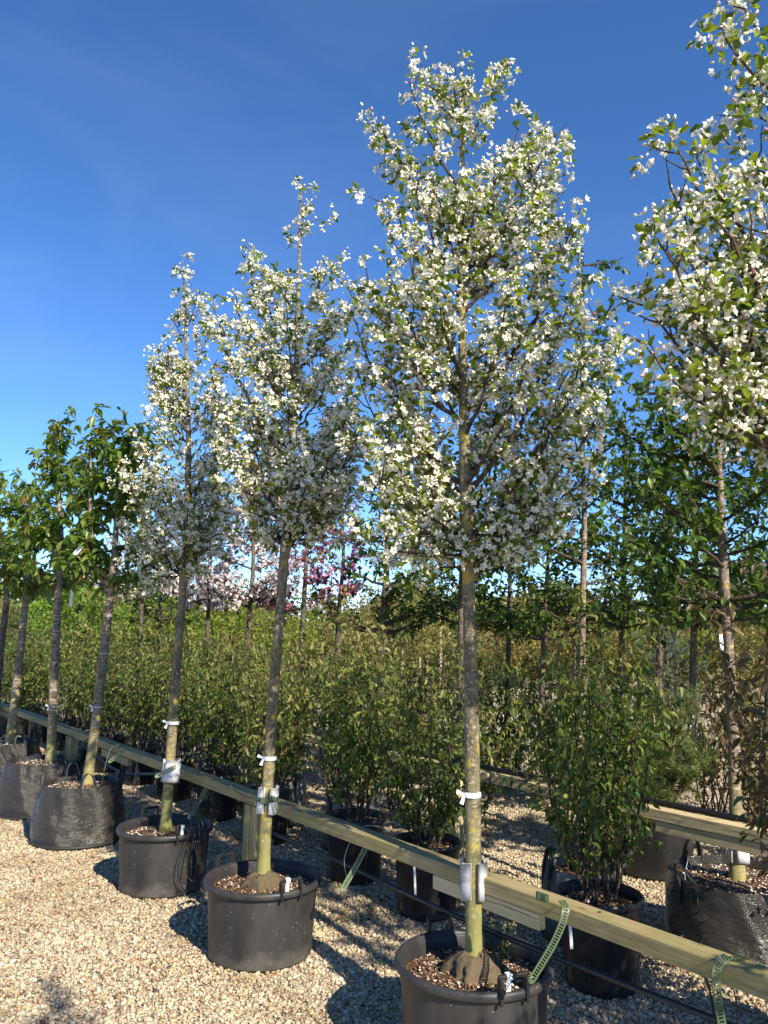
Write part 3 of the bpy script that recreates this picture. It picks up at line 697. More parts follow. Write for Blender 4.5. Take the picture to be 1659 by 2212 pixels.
def leafy_tree(name, label, group, trunk_px, Y, tips_px, crown_z, r_trunk, seed, bark_m, leaf_m, leaf=.07, step=.05, per=3, droop=.35, depth=.5, extra=20, narrow=.42, singles=0, blossom=None, tpl=LEAF, world=None, top_r=.005, twig_len=(.12, .32), twig_step=.1, prof=None, out=.62, rise=.34, bl_n=4, bl_s=.02, forks=(), slope=.75, low=.1):
    rng = np.random.default_rng(seed)
    tr = np.array(world) if world is not None else np.array([aty(x, y, Y) for (x, y) in trunk_px])
    base = tr[0].copy(); line = smooth_line(tr, 8); t = np.linspace(0, 1, len(line))
    ct = np.clip((line[:, 2] - base[2]) / (crown_z - base[2] + .01), 0, 1); tt = np.clip((line[:, 2] - crown_z) / (line[-1, 2] - crown_z + .01), 0, 1)
    rr = np.where(line[:, 2] > crown_z, r_trunk * .76 * (1 - tt) ** .9 + top_r * tt, r_trunk * (1 - .24 * ct)); rr[:3] *= np.array([1.35, 1.15, 1.05])
    e = empty(name, base, label, 'tree', group)
    arc = np.concatenate([[0], np.cumsum(np.linalg.norm(np.diff(line, axis=0), axis=1))])
    ln = resample(line, .04); rl = np.interp(np.linspace(0, arc[-1], len(ln)), arc, rr); wd = Wood(); wd.add(ln, rl, 12, .02, rng)
    fl_ = []
    for fk in forks:
        fp = smooth_line(np.array([aty(x, y, Y) for (x, y) in fk]), 8); fl_.append(fp); wd.add(fp, np.linspace(r_trunk * .62, .006, len(fp)), 10, .02, rng)
    link('trunk', wd.mesh('trunk', base), M[bark_m], e)
    tips = [aty(x, y, Y + rng.uniform(-.5, .5) * depth) for (x, y) in tips_px]
    zt, zb = line[-1, 2], crown_z
    for k in range(extra):
        u = rng.uniform(.0, .95); z = zb + .12 - low + (zt - zb + low) * u; q = np.argmin(np.abs(line[:, 2] - z))
        rad_ = (prof(u) if prof else depth * (1.1 - u * .8)) * rng.uniform(.4, 1.05); a = k * 2.399 + rng.uniform(-.4, .4)
        tips.append(line[q] + np.array([math.cos(a) * rad_, math.sin(a) * rad_, 0]))
    limbs, lines = make_limbs(line, tips, crown_z - low, rng, twig_len=twig_len, twig_step=twig_step, out=out, rise=rise, slope=slope)
    wd = Wood()
    for p, r in limbs: wd.add(p, r, 5 if r[0] > .006 else 3)
    link('branches', wd.mesh('branches', base), M['twig'] if bark_m != 'bark_birch' else M['bark_dark'], e)
    lines += [line[line[:, 2] > zt - (zt - zb) * .6]] + [q[len(q) // 3:] for q in fl_]
    P, D = bearing_points(lines, step, rng, .015); n = len(P)
    c = np.repeat(P, per, 0); dd = np.repeat(D, per, 0); q = rng.random(len(c)) < .8; c, dd = c[q], dd[q]
    d = unit(.35 * dd + .8 * rv(len(c), rng) + np.array([0, 0, -droop])); upl = unit(rv(len(c), rng) * .55 + np.array([0, 0, 1]))
    s = rng.uniform(.55, 1.15, len(c)) * leaf; s3 = np.stack([s * narrow * 2, s, s], 1)
    scatter(e, base, 'leaf', 'foliage', tpl, M[leaf_m], c, d, upl, s3, rng.random(len(c)), singles)
    if blossom:
        q = rng.random(n) < .75; c = np.repeat(P[q], bl_n, 0); d = rv(len(c), rng); c = c + d * rng.uniform(.01, .05, len(c))[:, None]
        scatter(e, base, 'flower', 'blossom', FLOWER2, M[blossom], c, rv(len(c), rng), d, rng.uniform(.7, 1.15, len(c)) * bl_s, rng.random(len(c)))
    return e, base

def shrub(loc, label, seed, h=1.35, spread=.34, stems=7, leaf=.062, leaf_m='leaf_shrub', dens=1.0, group=None, singles=0, zb=.33, name='leafy_shrub', tpl=LEAF, tan=.7):
    rng = np.random.default_rng(seed); base = np.array([loc[0], loc[1], zb]); e = empty(name, base, label, 'shrub', group)
    wd = Wood(); lines = []
    for k in range(stems):
        a = k * 2.399 + rng.uniform(-.4, .4); rr = spread * math.sqrt((k + .4) / stems) * rng.uniform(.75, 1.1); hh = h * (1.02 - .22 * (rr / spread) ** 2) * rng.uniform(.84, 1.06)
        if k % 4 == 1: hh *= rng.uniform(1.08, 1.24)              # a few long new shoots stand above the rest
        st = base + np.array([math.cos(a) * .05, math.sin(a) * .05, -.03]); en = base + np.array([math.cos(a) * rr, math.sin(a) * rr, hh])
        p = bez(st, en, .55, .45, 12, rng, .02); wd.add(p, np.linspace(.0085, .002, 12), 5); s = resample(p, .06)
        lines.append(p[4:])
        for i in range(int(len(s) * .2), len(s)):
            if rng.random() < .12: continue
            f = i / len(s); b = rng.uniform(0, 6.28); l = rng.uniform(.09, .30) * (1.08 - .62 * f)
            d = unit(np.array([math.cos(b), math.sin(b), rng.uniform(.15, .9)])); tw = bez(s[i], s[i] + d * l + np.array([0, 0, -.10 * l]), .5, .8, 5, rng, .03)
            wd.add(tw, np.linspace(.003, .0012, 5), 3); lines.append(tw)
    link('stems', wd.mesh('stems', base), M['twig'], e)
    P, D = bearing_points(lines, .040 / dens, rng, .008); n = len(P)
    c = np.repeat(P, 2, 0); dd = np.repeat(D, 2, 0); q = rng.random(len(c)) < .82; c, dd = c[q], dd[q]
    d = unit(.3 * dd + .55 * rv(len(c), rng) + np.array([0, 0, -.62])); upl = unit(rv(len(c), rng) + np.array([0, 0, .9]))
    s = rng.uniform(.5, 1.15, len(c)) * leaf; s3 = np.stack([s * .60, s, s], 1)
    young = np.clip((c[:, 2] - base[2] - h * .62) / (h * .5), 0, 1) * (rng.random(len(c)) < tan)
    scatter(e, base, 'leaf', 'foliage', tpl, M[leaf_m], c, d, upl, s3, np.clip(rng.random(len(c)) * .85 + rng.uniform(-.08, .22), 0, 1), singles, g=np.round(young, 1))
    return e

# ---- the near row, strapped to the rail: crab apples in plastic pots
G_APPLE = 'white blossoming crab apple trees in the near row'
T1Y, T2Y, T3Y = 3.20, 4.20, 5.18
P1 = aty(1023, 2097, T1Y); P2 = aty(568, 1905, T2Y); P3 = aty(357, 1800, T3Y)
plant_pot((P1[0], P1[1], 0), 'dark grey round pot with a grey block on its soil, under the tallest blossom tree', .305, .37, .26, handles=(-1.2, 1.95), soil_z=.305, chips=900)
plant_pot((P2[0], P2[1], 0), 'dark grey round pot holding the blossom tree beside the leaning rail post', .30, .36, .258, handles=(-.95, 2.5), soil_z=.30, chips=800)
plant_pot((P3[0], P3[1], 0), 'dark grey round pot with loops of thin black tube hanging down its side', .30, .365, .258, handles=(-.9, 2.2), soil_z=.305, chips=700, bright=.12)

crab_apple('crab_apple_tree', 'tallest white blossoming crab apple, in the pot with a grey block', G_APPLE,
    [(1023, 2097), (1023, 1900), (1018, 1500), (1010, 1200), (1003, 950), (998, 650), (1000, 360), (997, 148)], T1Y,
    [(890, 192), (1072, 180), (945, 215), (832, 290), (1188, 298), (1120, 280), (862, 350), (1150, 350), (845, 440), (900, 420), (1180, 410), (870, 530), (1235, 490), (1185, 560),
     (790, 575), (860, 640), (1290, 690), (1240, 620), (770, 700), (825, 760), (1300, 780), (1230, 800), (790, 860), (860, 900), (1290, 900), (1200, 930), (770, 960), (850, 1010),
     (1280, 1010), (1190, 1060), (880, 1100), (820, 1120), (1250, 1090), (850, 1170), (930, 1080), (1100, 700), (940, 560), (1060, 480), (980, 190), (1014, 185), (830, 1190), (880, 1215), (940, 1150), (1095, 1150), (1170, 1120)],
    1.88, .0335, 3, fl=8, lv=4, singles=(300, 300), depth=.5, extra=20, step=.050)
crab_apple('crab_apple_tree', 'white blossoming crab apple with yellow lichen on its leaning trunk, beside the rail post', G_APPLE,
    [(568, 1905), (577, 1720), (592, 1480), (612, 1230), (629, 1020), (640, 800), (645, 600), (650, 396)], T2Y,
    [(535, 568), (600, 600), (700, 590), (665, 480), (510, 640), (720, 690), (480, 705), (760, 640), (730, 780), (560, 720), (455, 800), (520, 830), (780, 800), (470, 900), (560, 920),
     (740, 890), (780, 920), (500, 990), (580, 1000), (750, 990), (520, 1080), (560, 1130), (700, 1060), (730, 1100), (600, 780), (690, 800), (540, 1150), (580, 1170), (680, 1140), (760, 1080), (720, 1160)],
    2.02, .033, 7, fl=9, lv=4, singles=(150, 150), depth=.5, extra=20, step=.054)
crab_apple('crab_apple_tree', 'white blossoming crab apple whose trunk rises from the pot with the tube loops', G_APPLE,
    [(357, 1800), (367, 1650), (383, 1420), (402, 1170), (407, 960), (403, 780), (399, 640), (394, 562)], T3Y,
    [(376, 690), (425, 640), (345, 810), (450, 720), (370, 780), (340, 890), (440, 830), (470, 880), (300, 960), (350, 980), (450, 960), (285, 1050), (330, 1070), (470, 1040),
     (260, 1130), (310, 1170), (480, 1110), (350, 1190), (450, 1180), (280, 1220), (390, 870), (330, 1250), (440, 1240), (300, 1280)],
    1.92, .0345, 9, fl=9, lv=4, singles=(120, 120), depth=.5, extra=20, step=.057)
# the next crab apples of the row: the first leans its crown into the picture, the others only shade it
P0 = P1 + np.array([.93, -1.02, 0])
def world_px(p):
    v = np.asarray(p) - CAM; z = v @ fw; return (CX + F * (v @ RT) / z, CY - F * (v @ UP) / z)
def upright(p, top, lean=0.0):
    return [world_px((p[0] + lean * k, p[1], z)) for k, z in enumerate(np.linspace(.3, top, 7))]
plant_pot((P0[0], P0[1], 0), 'dark grey round pot of the crab apple that overhangs the rail from the side', .30, .36, .258, chips=0)
crab_apple('crab_apple_tree', 'white blossoming crab apple reaching in with its overhanging boughs, its pot out of sight', G_APPLE,
    upright(P0, 4.35), P0[1],
    [(1560, 60), (1610, 20), (1450, 300), (1505, 340), (1590, 190), (1610, 340), (1450, 410), (1530, 430), (1570, 520), (1415, 510), (1470, 540), (1385, 630), (1440, 660), (1500, 600), (1580, 620),
     (1385, 740), (1450, 760), (1520, 720), (1600, 700), (1560, 790), (1650, 460), (1650, 760)],
    2.0, .036, 21, singles=(300, 300), depth=.45, extra=4, step=.058, fl=6, lv=4)
for k, (d_, sd) in enumerate((((1.85, -2.05), 31), ((2.8, -3.1), 32), ((3.7, -4.15), 33))):
    pp = P1 + np.array([d_[0], d_[1], 0])
    rng = np.random.default_rng(sd)
    plant_pot((pp[0], pp[1], 0), ['round pot of the next crab apple further along the rail', 'round pot two places along the rail from the overhanging crab apple', 'round pot three places along from the overhanging crab apple'][k], chips=0, seg=32)
    leafy_tree('crab_apple_tree', ['white blossoming crab apple next along the rail from the overhanging one', 'white blossoming crab apple two places along from the overhanging one', 'white blossoming crab apple three places along from the overhanging one'][k], G_APPLE, None, 0, [], 1.8, .038, sd, 'bark_apple', 'leaf_apple',
               world=[(pp[0], pp[1], .3), (pp[0], pp[1] + .02, 1.4), (pp[0], pp[1], 2.6), (pp[0], pp[1], 4.2)], leaf=.05, step=.06, depth=.55, extra=46, blossom='petal', bl_s=.02)

# ---- cherries in woven bags, further along
G_CH = 'cherry trees in woven bags along the rail'
T4Y, T5Y, T6Y, T7Y = 6.28, 7.15, 8.1, 9.3
B4 = aty(187, 1703, T4Y); B5 = aty(110, 1648, T5Y); B6 = aty(20, 1612, T6Y)
grow_bag((B4[0] - .03, B4[1] - .03, 0), 'black woven grow bag beside the pot with the tube loops', .335, .28, .42, rot=.5)
grow_bag((B5[0] - .03, B5[1] - .05, 0), 'shiny black woven grow bag, middle of the three below the rail', .36, .30, .44, rot=.2)
grow_bag((B6[0] - .03, B6[1] - .05, 0), 'black woven grow bag with a limp strap handle, furthest along the rail', .36, .30, .46, rot=.9)
leafy_tree('cherry_tree', 'green cherry tree with a leaning forked trunk in the nearest woven bag', G_CH, [(187, 1703), (207, 1560), (228, 1380), (246, 1210), (255, 1080), (268, 1000), (285, 935)], T4Y,
    [(300, 930), (335, 950), (330, 1010), (310, 1080), (240, 930), (215, 960), (330, 1130), (290, 1000), (185, 1000), (180, 1050), (215, 1030), (165, 1070), (200, 930), (160, 1130), (340, 1190), (325, 1230), (150, 1190), (300, 1150), (215, 1180)], 1.98, .040, 41, 'bark_cherry', 'leaf_cherry',
    leaf=.11, step=.045, per=4, droop=.6, depth=.38, extra=20, narrow=.34, forks=([(240, 1285), (205, 1220), (196, 1130), (195, 1040), (198, 940)],))
leafy_tree('cherry_tree', 'tall slim cherry tree with silvery banded trunk in the middle bag', G_CH, [(110, 1648), (117, 1470), (125, 1300), (132, 1180), (128, 1080), (130, 980), (127, 905)], T5Y,
    [(150, 930), (110, 950), (160, 990), (90, 1010), (165, 1060), (75, 1080), (130, 1000), (60, 1130), (180, 1130), (90, 1150), (50, 1190), (195, 1190), (80, 1230), (160, 1240)], 1.98, .042, 42, 'bark_cherry', 'leaf_cherry',
    leaf=.10, step=.048, per=4, droop=.6, depth=.42, extra=22, narrow=.34)
leafy_tree('cherry_tree', 'cherry tree with dark banded trunk in the furthest bag', G_CH, [(20, 1612), (38, 1460), (55, 1300), (62, 1200), (60, 1110), (58, 1045)], T6Y,
    [(30, 1050), (90, 1060), (20, 1110), (100, 1120), (10, 1170), (40, 1090), (80, 1180), (0, 1220), (110, 1220), (25, 1255), (90, 1260)], 1.98, .044, 43, 'bark_cherry', 'leaf_cherry', leaf=.10, step=.048, per=4, droop=.6, depth=.45, extra=22, narrow=.34)
leafy_tree('cherry_tree', 'last cherry tree of the row, partly cut off beyond the furthest bag', G_CH, [(-12, 1570), (2, 1400), (14, 1290), (5, 1180), (-10, 1040)], T7Y,
    [(0, 1025), (25, 1150), (-30, 1100), (30, 1220)], 1.95, .046, 44, 'bark_dark', 'leaf_cherry', leaf=.10, step=.048, per=4, droop=.6, depth=.5, extra=14, narrow=.34)
for k in (0, 1):
    bp = B6 + np.array([-.75 * (k + 1), .95 * (k + 1), 0])
    grow_bag((bp[0], bp[1], 0), ['black woven grow bag half hidden behind the furthest full one', 'black woven grow bag at the far end of the row'][k], .36, .30, .44, rot=1.1 + k)

# ------------------------------------------------------------------ shrubs behind the rail
G_SH = 'leafy multi stem shrubs in black pots behind the rail'
rowA = [(-1.70, 1.0, 1.62, 'leaf_bronze', 'bronze leaved shrub crowding in over the rail beside the overhanging blossom boughs'),
        (-.62, .93, 1.58, 'leaf_shrub', 'green and tan shrub in the white-labelled black pot under the rail'),
        (.56, .88, 1.50, 'leaf_shrub', 'green shrub rising right behind the trunk of the tallest blossom tree'),
        (1.30, .90, 1.50, 'leaf_shrub', 'green shrub above the black pot with dappled light, between the two nearest trunks'),
        (2.45, .88, 1.50, 'leaf_shrub', 'shady green shrub behind the leaning trunk with yellow lichen')]
for k in range(9):
    rowA.append((3.35 + .92 * k, .92, 1.52, 'leaf_shrub', 'dense olive green shrub in the hedge-like row behind the woven bags'))
for k, (t, o_, h, lm, lab) in enumerate(rowA):
    p = RW(t, o_); near = k < 4
    plab = {0: 'black pot of the bronze shrub beside the rail end', 1: 'black pot with a white label strip, under the rail', 2: 'black pot with a white label strip, behind the tallest blossom tree\'s pot',
            3: 'black pot dappled with light between the two nearest blossom trees', 4: 'small black pot behind the rail post'}.get(k, 'black pot in the shade under the hedge-like shrub row')
    plant_pot((p[0], p[1], 0), plab, .205 if k < 4 else .20, .40 if k < 4 else .37, .165, .016, mat='pot_black', chips=260 if near else 0, seg=40, soil_z=.35 if k < 4 else .32, group='black pots of the shrub row' if k > 4 else None)
    shrub(p, lab, 100 + k, h - .33 + .17 * math.sin(k * 2.3 + .6), .44 if k > 1 else (.60, .42)[k], (16, 12)[k > 0], .058, lm, 1.25 if k < 5 else 1.0, G_SH, singles=150 if k in (0, 1, 2, 3) else 0, tan=(.30 + .12 * (k % 4)) if lm == 'leaf_shrub' else .3)
rowB = [(-.20, 1.34), (1.9, 1.32), (2.9, 1.30), (3.8, 1.32), (4.8, 1.32), (5.8, 1.35), (7.0, 1.35), (8.2, 1.35)]
for k, (t, o_) in enumerate(rowB):
    p = RW(t, o_)
    grow_bag((p[0], p[1], 0), ['pale grey woven bag just in front of the second rail, beside the white-labelled pot', 'pale grey woven bag behind the dappled black pot', 'grey woven bag in shade behind the small black pot'][k] if k < 3 else 'grey woven bag in the shade of the shrub row',
             .21, .19, .36, 'bag_grey', rot=k, handles=2, chips=0, group='grey bags in the shrub row' if k > 2 else None)
    shrub(p, ['green shrub standing in the pale grey bag in front of the second rail', 'green shrub standing in the pale grey bag behind the dappled pot', 'green shrub in the grey bag behind the small black pot'][k] if k < 3 else 'olive shrub growing from a grey bag within the shrub row',
          200 + k, 1.2, .45, 10, .064, 'leaf_shrub', .8, 'shrubs in grey bags' , tan=.75)

# ------------------------------------------------------------------ beyond the second rail
G_BK = 'trees beyond the second rail'
bb = at(1593, 1901, .37); bb = np.array([bb[0], bb[1], 0])
grow_bag(bb, 'large glossy black woven bag with a pale trunk, beyond the second rail', .36, .335, .40, rot=.4, chips=500)
tb = aty(1590, 1745, bb[1] + .05)
leafy_tree('cherry_tree', 'dark green cherry with pale peeling trunk in the large glossy bag', G_BK, None, 0, [(1300, 900), (1350, 820), (1420, 850), (1480, 780), (1620, 800), (1640, 900), (1340, 1000), (1400, 1050), (1500, 1000), (1640, 1060), (1350, 1150), (1430, 1200), (1620, 1180), (1480, 1240), (1400, 960), (1560, 900)],
    2.05, .042, 51, 'bark_birch', 'leaf_dark', world=[(bb[0], bb[1], .36), aty(1588, 1600, bb[1]), aty(1572, 1400, bb[1]), aty(1560, 1200, bb[1]), aty(1550, 1000, bb[1]), aty(1540, 760, bb[1])],
    leaf=.072, step=.06, per=3, depth=.8, extra=24, narrow=.40, out=.75, rise=.3) if False else None
def back_tree(label, px_line, Y, tips, cz, r, seed, bm_, lm, **kw):
    kw.setdefault('leaf', .07); kw['extra'] = int(kw['extra'] * 1.6); kw['step'] *= .8; kw.setdefault('low', .28); kw.setdefault('slope', .45)
    return leafy_tree(kw.pop('name', 'leafy_tree'), label, G_BK, px_line, Y, tips, cz, r, seed, bm_, lm, **kw)
BY = bb[1]
back_tree('dark green tree with pale peeling trunk rising from the large glossy bag', [(1593, 1901), (1586, 1650), (1574, 1400), (1562, 1200), (1553, 1000), (1545, 780)], BY,
    [(1300, 900), (1350, 820), (1420, 850), (1480, 780), (1620, 800), (1640, 900), (1340, 1000), (1400, 1050), (1500, 1000), (1640, 1060), (1350, 1150), (1430, 1200), (1620, 1180), (1480, 1240), (1400, 960), (1560, 900), (1600, 1240), (1300, 1080)],
    1.95, .034, 51, 'bark_cherry', 'leaf_dark', step=.06, per=3, depth=.8, extra=26, out=.75, rise=.3)
pp_ = at(1442, 1905); pp_ = np.array([pp_[0], pp_[1] + .25, 0])
plant_pot(pp_, 'large black pot holding the bushy pine, behind the second rail', .30, .40, .25, mat='pot_black', chips=200)
back_tree('slim green tree with a yellow lichened trunk behind the second rail', [(1250, 1720), (1256, 1500), (1258, 1330), (1262, 1150), (1258, 950), (1255, 700), (1250, 500)], 6.4,
    [(1340, 560), (1360, 640), (1200, 700), (1310, 760), (1180, 850), (1330, 880), (1150, 1000), (1230, 980), (1340, 1020), (1110, 1120), (1180, 1150), (1320, 1140), (1150, 1240), (1220, 1260), (1330, 1250), (1280, 600)],
    1.95, .034, 52, 'bark_cherry', 'leaf_dark', step=.07, per=3, depth=.7, extra=20, leaf=.07)
back_tree('dark leafed tree with a stout dark trunk between the two nearest blossom trees', [(815, 1640), (822, 1500), (830, 1330), (836, 1200), (840, 1060), (842, 900)], 7.0,
    [(780, 1180), (800, 1090), (880, 1100), (920, 1160), (900, 1230), (780, 1260), (960, 1210), (870, 1280), (930, 1280), (760, 1130), (860, 980), (820, 1000)],
    1.85, .042, 53, 'bark_dark', 'leaf_dark', step=.07, per=3, depth=.8, extra=26, leaf=.07)
back_tree('dark slim tree close behind the tallest blossom tree', [(992, 1640), (994, 1450), (996, 1250), (998, 1100), (1000, 950)], 6.6,
    [(960, 1050), (1040, 1060), (1090, 1120), (940, 1150), (1070, 1200), (1120, 1180), (1050, 1260), (1100, 1060)], 1.9, .026, 54, 'bark_dark', 'leaf_dark', step=.07, per=3, depth=.7, extra=18, leaf=.07)
back_tree('leafy tree with a thin dark trunk to the side of the slim lichened one', [(1168, 1640), (1172, 1450), (1178, 1320), (1184, 1200), (1190, 1060)], 7.6,
    [(1140, 1150), (1220, 1140), (1110, 1230), (1230, 1230), (1180, 1260), (1250, 1290)], 1.85, .032, 55, 'bark_dark', 'leaf_dark', step=.07, per=3, depth=.8, extra=18, leaf=.075)
for lab, line_, Y_, sd, bl, tp_ in (
    ('pink blossoming cherry with purplish leaves, seen just beside the lichened trunk', [(648, 1560), (652, 1400), (657, 1290), (664, 1180), (668, 1080), (660, 985)], 9.2, 56, 'pink', [(600, 1000), (640, 1040), (700, 1100), (640, 1120), (690, 1180), (630, 1200), (680, 1230), (600, 1040), (655, 1000)]),
    ('deep pink cherry with a forked dark trunk beside the other pink one', [(725, 1560), (728, 1400), (735, 1290), (742, 1200), (735, 1100), (722, 1020)], 9.4, 57, 'pink', [(690, 1130), (760, 1130), (780, 1200), (700, 1200), (770, 1260), (720, 1060), (745, 1160), (690, 1060)])):
    back_tree(lab, line_, Y_, tp_, 2.05, .036, sd, 'bark_dark', 'leaf_purple', step=.075, per=3, depth=.5, extra=9, leaf=.075, blossom=bl, bl_n=3, bl_s=.032, name='pink_cherry_tree')
back_tree('pale pink and white blossoming tree with a forked trunk behind the shrub hedge', [(528, 1560), (533, 1420), (541, 1300), (547, 1220), (545, 1120), (540, 1020)], 8.8,
    [(490, 1080), (510, 1180), (590, 1190), (600, 1100), (560, 1060), (480, 1250), (600, 1250), (520, 1040)], 2.1, .034, 58, 'bark_dark', 'leaf_purple', step=.075, per=2, depth=.8, extra=14, leaf=.065, blossom='palepink', bl_n=3, bl_s=.03, name='pale_cherry_tree')
back_tree('pale blossoming tree with a thin grey trunk behind the third blossom tree', [(440, 1560), (445, 1430), (450, 1310), (455, 1200), (452, 1100)], 9.5,
    [(420, 1180), (480, 1170), (430, 1240), (490, 1230), (460, 1120)], 2.1, .030, 59, 'bark_dark', 'leaf_purple', step=.08, per=2, depth=.8, extra=14, leaf=.065, blossom='palepink', bl_n=3, bl_s=.03, name='pale_cherry_tree')
back_tree('small purple leafed tree with pale flowers beside the leaning forked cherry', [(300, 1560), (303, 1430), (306, 1310), (312, 1220), (318, 1130)], 10.2,
    [(280, 1200), (340, 1190), (270, 1260), (350, 1260), (310, 1150)], 2.2, .032, 60, 'bark_dark', 'leaf_purple', step=.08, per=2, depth=.8, extra=14, leaf=.065, blossom='palepink', bl_n=2, bl_s=.03, name='purple_cherry_tree')
back_tree('tall leafy tree filling in between the overhanging boughs and the glossy bag', [(1420, 1640), (1425, 1400), (1432, 1200), (1440, 1000), (1446, 850)], 8.2,
    [(1380, 1000), (1480, 980), (1390, 1120), (1500, 1120), (1340, 1200)], 2.3, .036, 61, 'bark_dark', 'leaf_dark', step=.08, per=3, depth=.9, extra=20, leaf=.075)

for (lab, x0, Y_, tp_, sd) in (('dark leafed tree filling the gap beside the overhanging boughs', 1345, 7.4, 900, 62), ('dark leafed tree between the tallest blossom tree and the slim lichened one', 1100, 8.6, 960, 63),
        ('dark leafed tree behind the pale peeling trunk', 1500, 6.6, 900, 64), ('dark leafed tree at the edge beyond the pale peeling trunk', 1665, 6.0, 880, 65), ('dark leafed tree behind the third blossom tree', 345, 11.5, 1050, 66)):
    back_tree(lab, [(x0 - 6, 1600), (x0 - 3, 1450), (x0, 1320), (x0 + 4, 1150), (x0 + 6, tp_)], Y_, [], 1.95, .033, sd, 'bark_dark', 'leaf_dark', step=.075, per=3, depth=.85, extra=30, leaf=.075)
# pine in the large pot
rng = np.random.default_rng(70); pe = empty('bushy_pine', (pp_[0], pp_[1], .35), 'bushy yellow green pine in the large black pot', 'pine')
wd = Wood(); lines = []
for k in range(34):
    a = k * 2.399; rr = rng.uniform(.1, .50); z = rng.uniform(.3, .8); en = np.array([pp_[0] + rr * math.cos(a), pp_[1] + rr * math.sin(a), .35 + z])
    p = bez((pp_[0] + .03 * math.cos(a), pp_[1] + .03 * math.sin(a), .33), en, .5, .4, 8, rng); wd.add(p, np.linspace(.016, .005, 8), 6); lines.append(p[4:])
    for q in range(8):
        d = unit(rng.normal(size=3) + np.array([0, 0, .3])); lines.append(bez(p[-1 - q % 3], p[-1 - q % 3] + d * rng.uniform(.08, .2), .5, .5, 4, rng))
link('trunk', wd.mesh('trunk', np.array(pe.location)), M['bark_birch'], pe)
P, D = bearing_points(lines, .025, rng, .008); D = unit(D + .35 * rv(len(P), rng) + np.array([0, 0, .35]))
scatter(pe, np.array(pe.location), 'needle_tuft', 'needles', NEEDLE5, M['needle'], P, D, rv(len(P), rng), rng.uniform(.06, .10, len(P)), rng.random(len(P)))

# a second tier of shrubs and conifers beyond the second rail
G_T = 'shrubs standing in the yard beyond the second rail'
k = 0
for (px, Y_, top, lm, w_, lab) in ((1530, 7.2, 1.75, 'leaf_bronze', .5, 'russet shrub low behind the bushy pine'), (1330, 7.6, 1.7, 'leaf_shrub', .5, 'olive shrub behind the slim lichened tree'), (1210, 8.3, 1.6, 'leaf_far', .5, 'pale olive shrub beyond the second rail post'),
        (1100, 8.6, 1.55, 'leaf_shrub', .5, 'green shrub beyond the second rail, beside the tallest trunk'), (900, 8.8, 1.6, 'leaf_dark', .6, 'dark evergreen shrub between the two nearest trunks'), (760, 9.4, 1.65, 'leaf_far', .6, 'pale olive shrub below the pink cherries'),
        (600, 10.0, 1.6, 'leaf_far', .6, 'pale olive shrub behind the lichened trunk'), (480, 10.4, 1.65, 'leaf_shrub', .6, 'olive shrub below the pale blossoming trees'), (350, 11.0, 1.65, 'leaf_far', .65, 'pale olive shrub beside the third trunk'),
        (230, 11.5, 1.7, 'leaf_shrub', .65, 'green shrub behind the leaning forked cherry'), (60, 12.0, 1.8, 'leaf_dark', .7, 'dark shrub behind the furthest cherry trees'), (-40, 12.3, 1.9, 'leaf_far', .7, 'straw coloured shrub at the far end of the row'), (1640, 6.6, 1.7, 'leaf_far', .5, 'olive shrub beside the pale peeling trunk')):
    p = aty(px, 1500, Y_); k += 1
    shrub((p[0], p[1]), lab, 300 + k, top * .84, w_, 11, .075, lm, .75, G_T, zb=.02, tpl=LEAFQ, tan=.9)
for (o_, t0, t1, sp) in ((2.5, -.3, 11, 1.05), (3.5, -.6, 11, 1.15), (4.7, -1.0, 12, 1.3)):
    for t in np.arange(t0, t1, sp):
        k += 1; p = RW(t + RNG.uniform(-.2, .2), o_ + RNG.uniform(-.2, .2))
        if abs(p[0] - pp_[0]) < .75 and abs(p[1] - pp_[1]) < .8 or p[1] > 15 or p[0] - bb[0] > -.6 and p[1] < bb[1] + .9: continue
        shrub((p[0], p[1]), ('olive shrub', 'pale tan leafed shrub', 'olive shrub', 'dark green shrub')[k % 4] + ' standing in the deep rows beyond the second rail', 300 + k, RNG.uniform(1.05, 1.42), .55, 9, .085, ('leaf_shrub', 'leaf_far', 'leaf_shrub', 'leaf_dark')[k % 4], .6, 'leafy shrubs in the deep rows beyond the second rail', zb=.02, tpl=LEAFQ, tan=.95)
# blue pine and low conifers
def conifer(p, h, w_, label, seed, mat):
    rng = np.random.default_rng(seed); base = np.array([p[0], p[1], .0]); e = empty('pine_tree', base, label, 'pine', None)
    line = np.array([base, base + [0, 0, h]]); wd = Wood(); wd.add(resample(line, .1), np.linspace(.05, .01, len(resample(line, .1))), 7); lines = []
    for k in range(70):
        u = rng.uniform(.12, .97); a = k * 2.399; r = w_ * (1 - u) ** .8 * rng.uniform(.6, 1.1) + .08; s = base + [0, 0, h * u]
        q = bez(s, s + np.array([math.cos(a) * r, math.sin(a) * r, r * .35]), .5, .3, 6, rng); wd.add(q, np.linspace(.01, .004, 6), 4); lines.append(q[1:])
    link('trunk', wd.mesh('trunk', base), M['bark_dark'], e)
    P, D = bearing_points(lines, .05, rng, .03); D = unit(D + .6 * rv(len(P), rng) + np.array([0, 0, .3]))
    scatter(e, base, 'needle_tuft', 'needles', NEEDLE5, M[mat], P, D, rv(len(P), rng), rng.uniform(.10, .18, len(P)), rng.random(len(P)))
p = aty(1440, 1400, 13.0); conifer(p, 2.1, .9, 'blue green pine behind the slim lichened tree', 401, 'needle_blue')
p = aty(60, 1400, 15.0); conifer(p, 2.3, 1.0, 'dark pine behind the cherry trees at the far end', 402, 'needle')
p = aty(1000, 1400, 14.5); conifer(p, 1.9, .9, 'dark pine behind the tallest trunk', 403, 'needle')

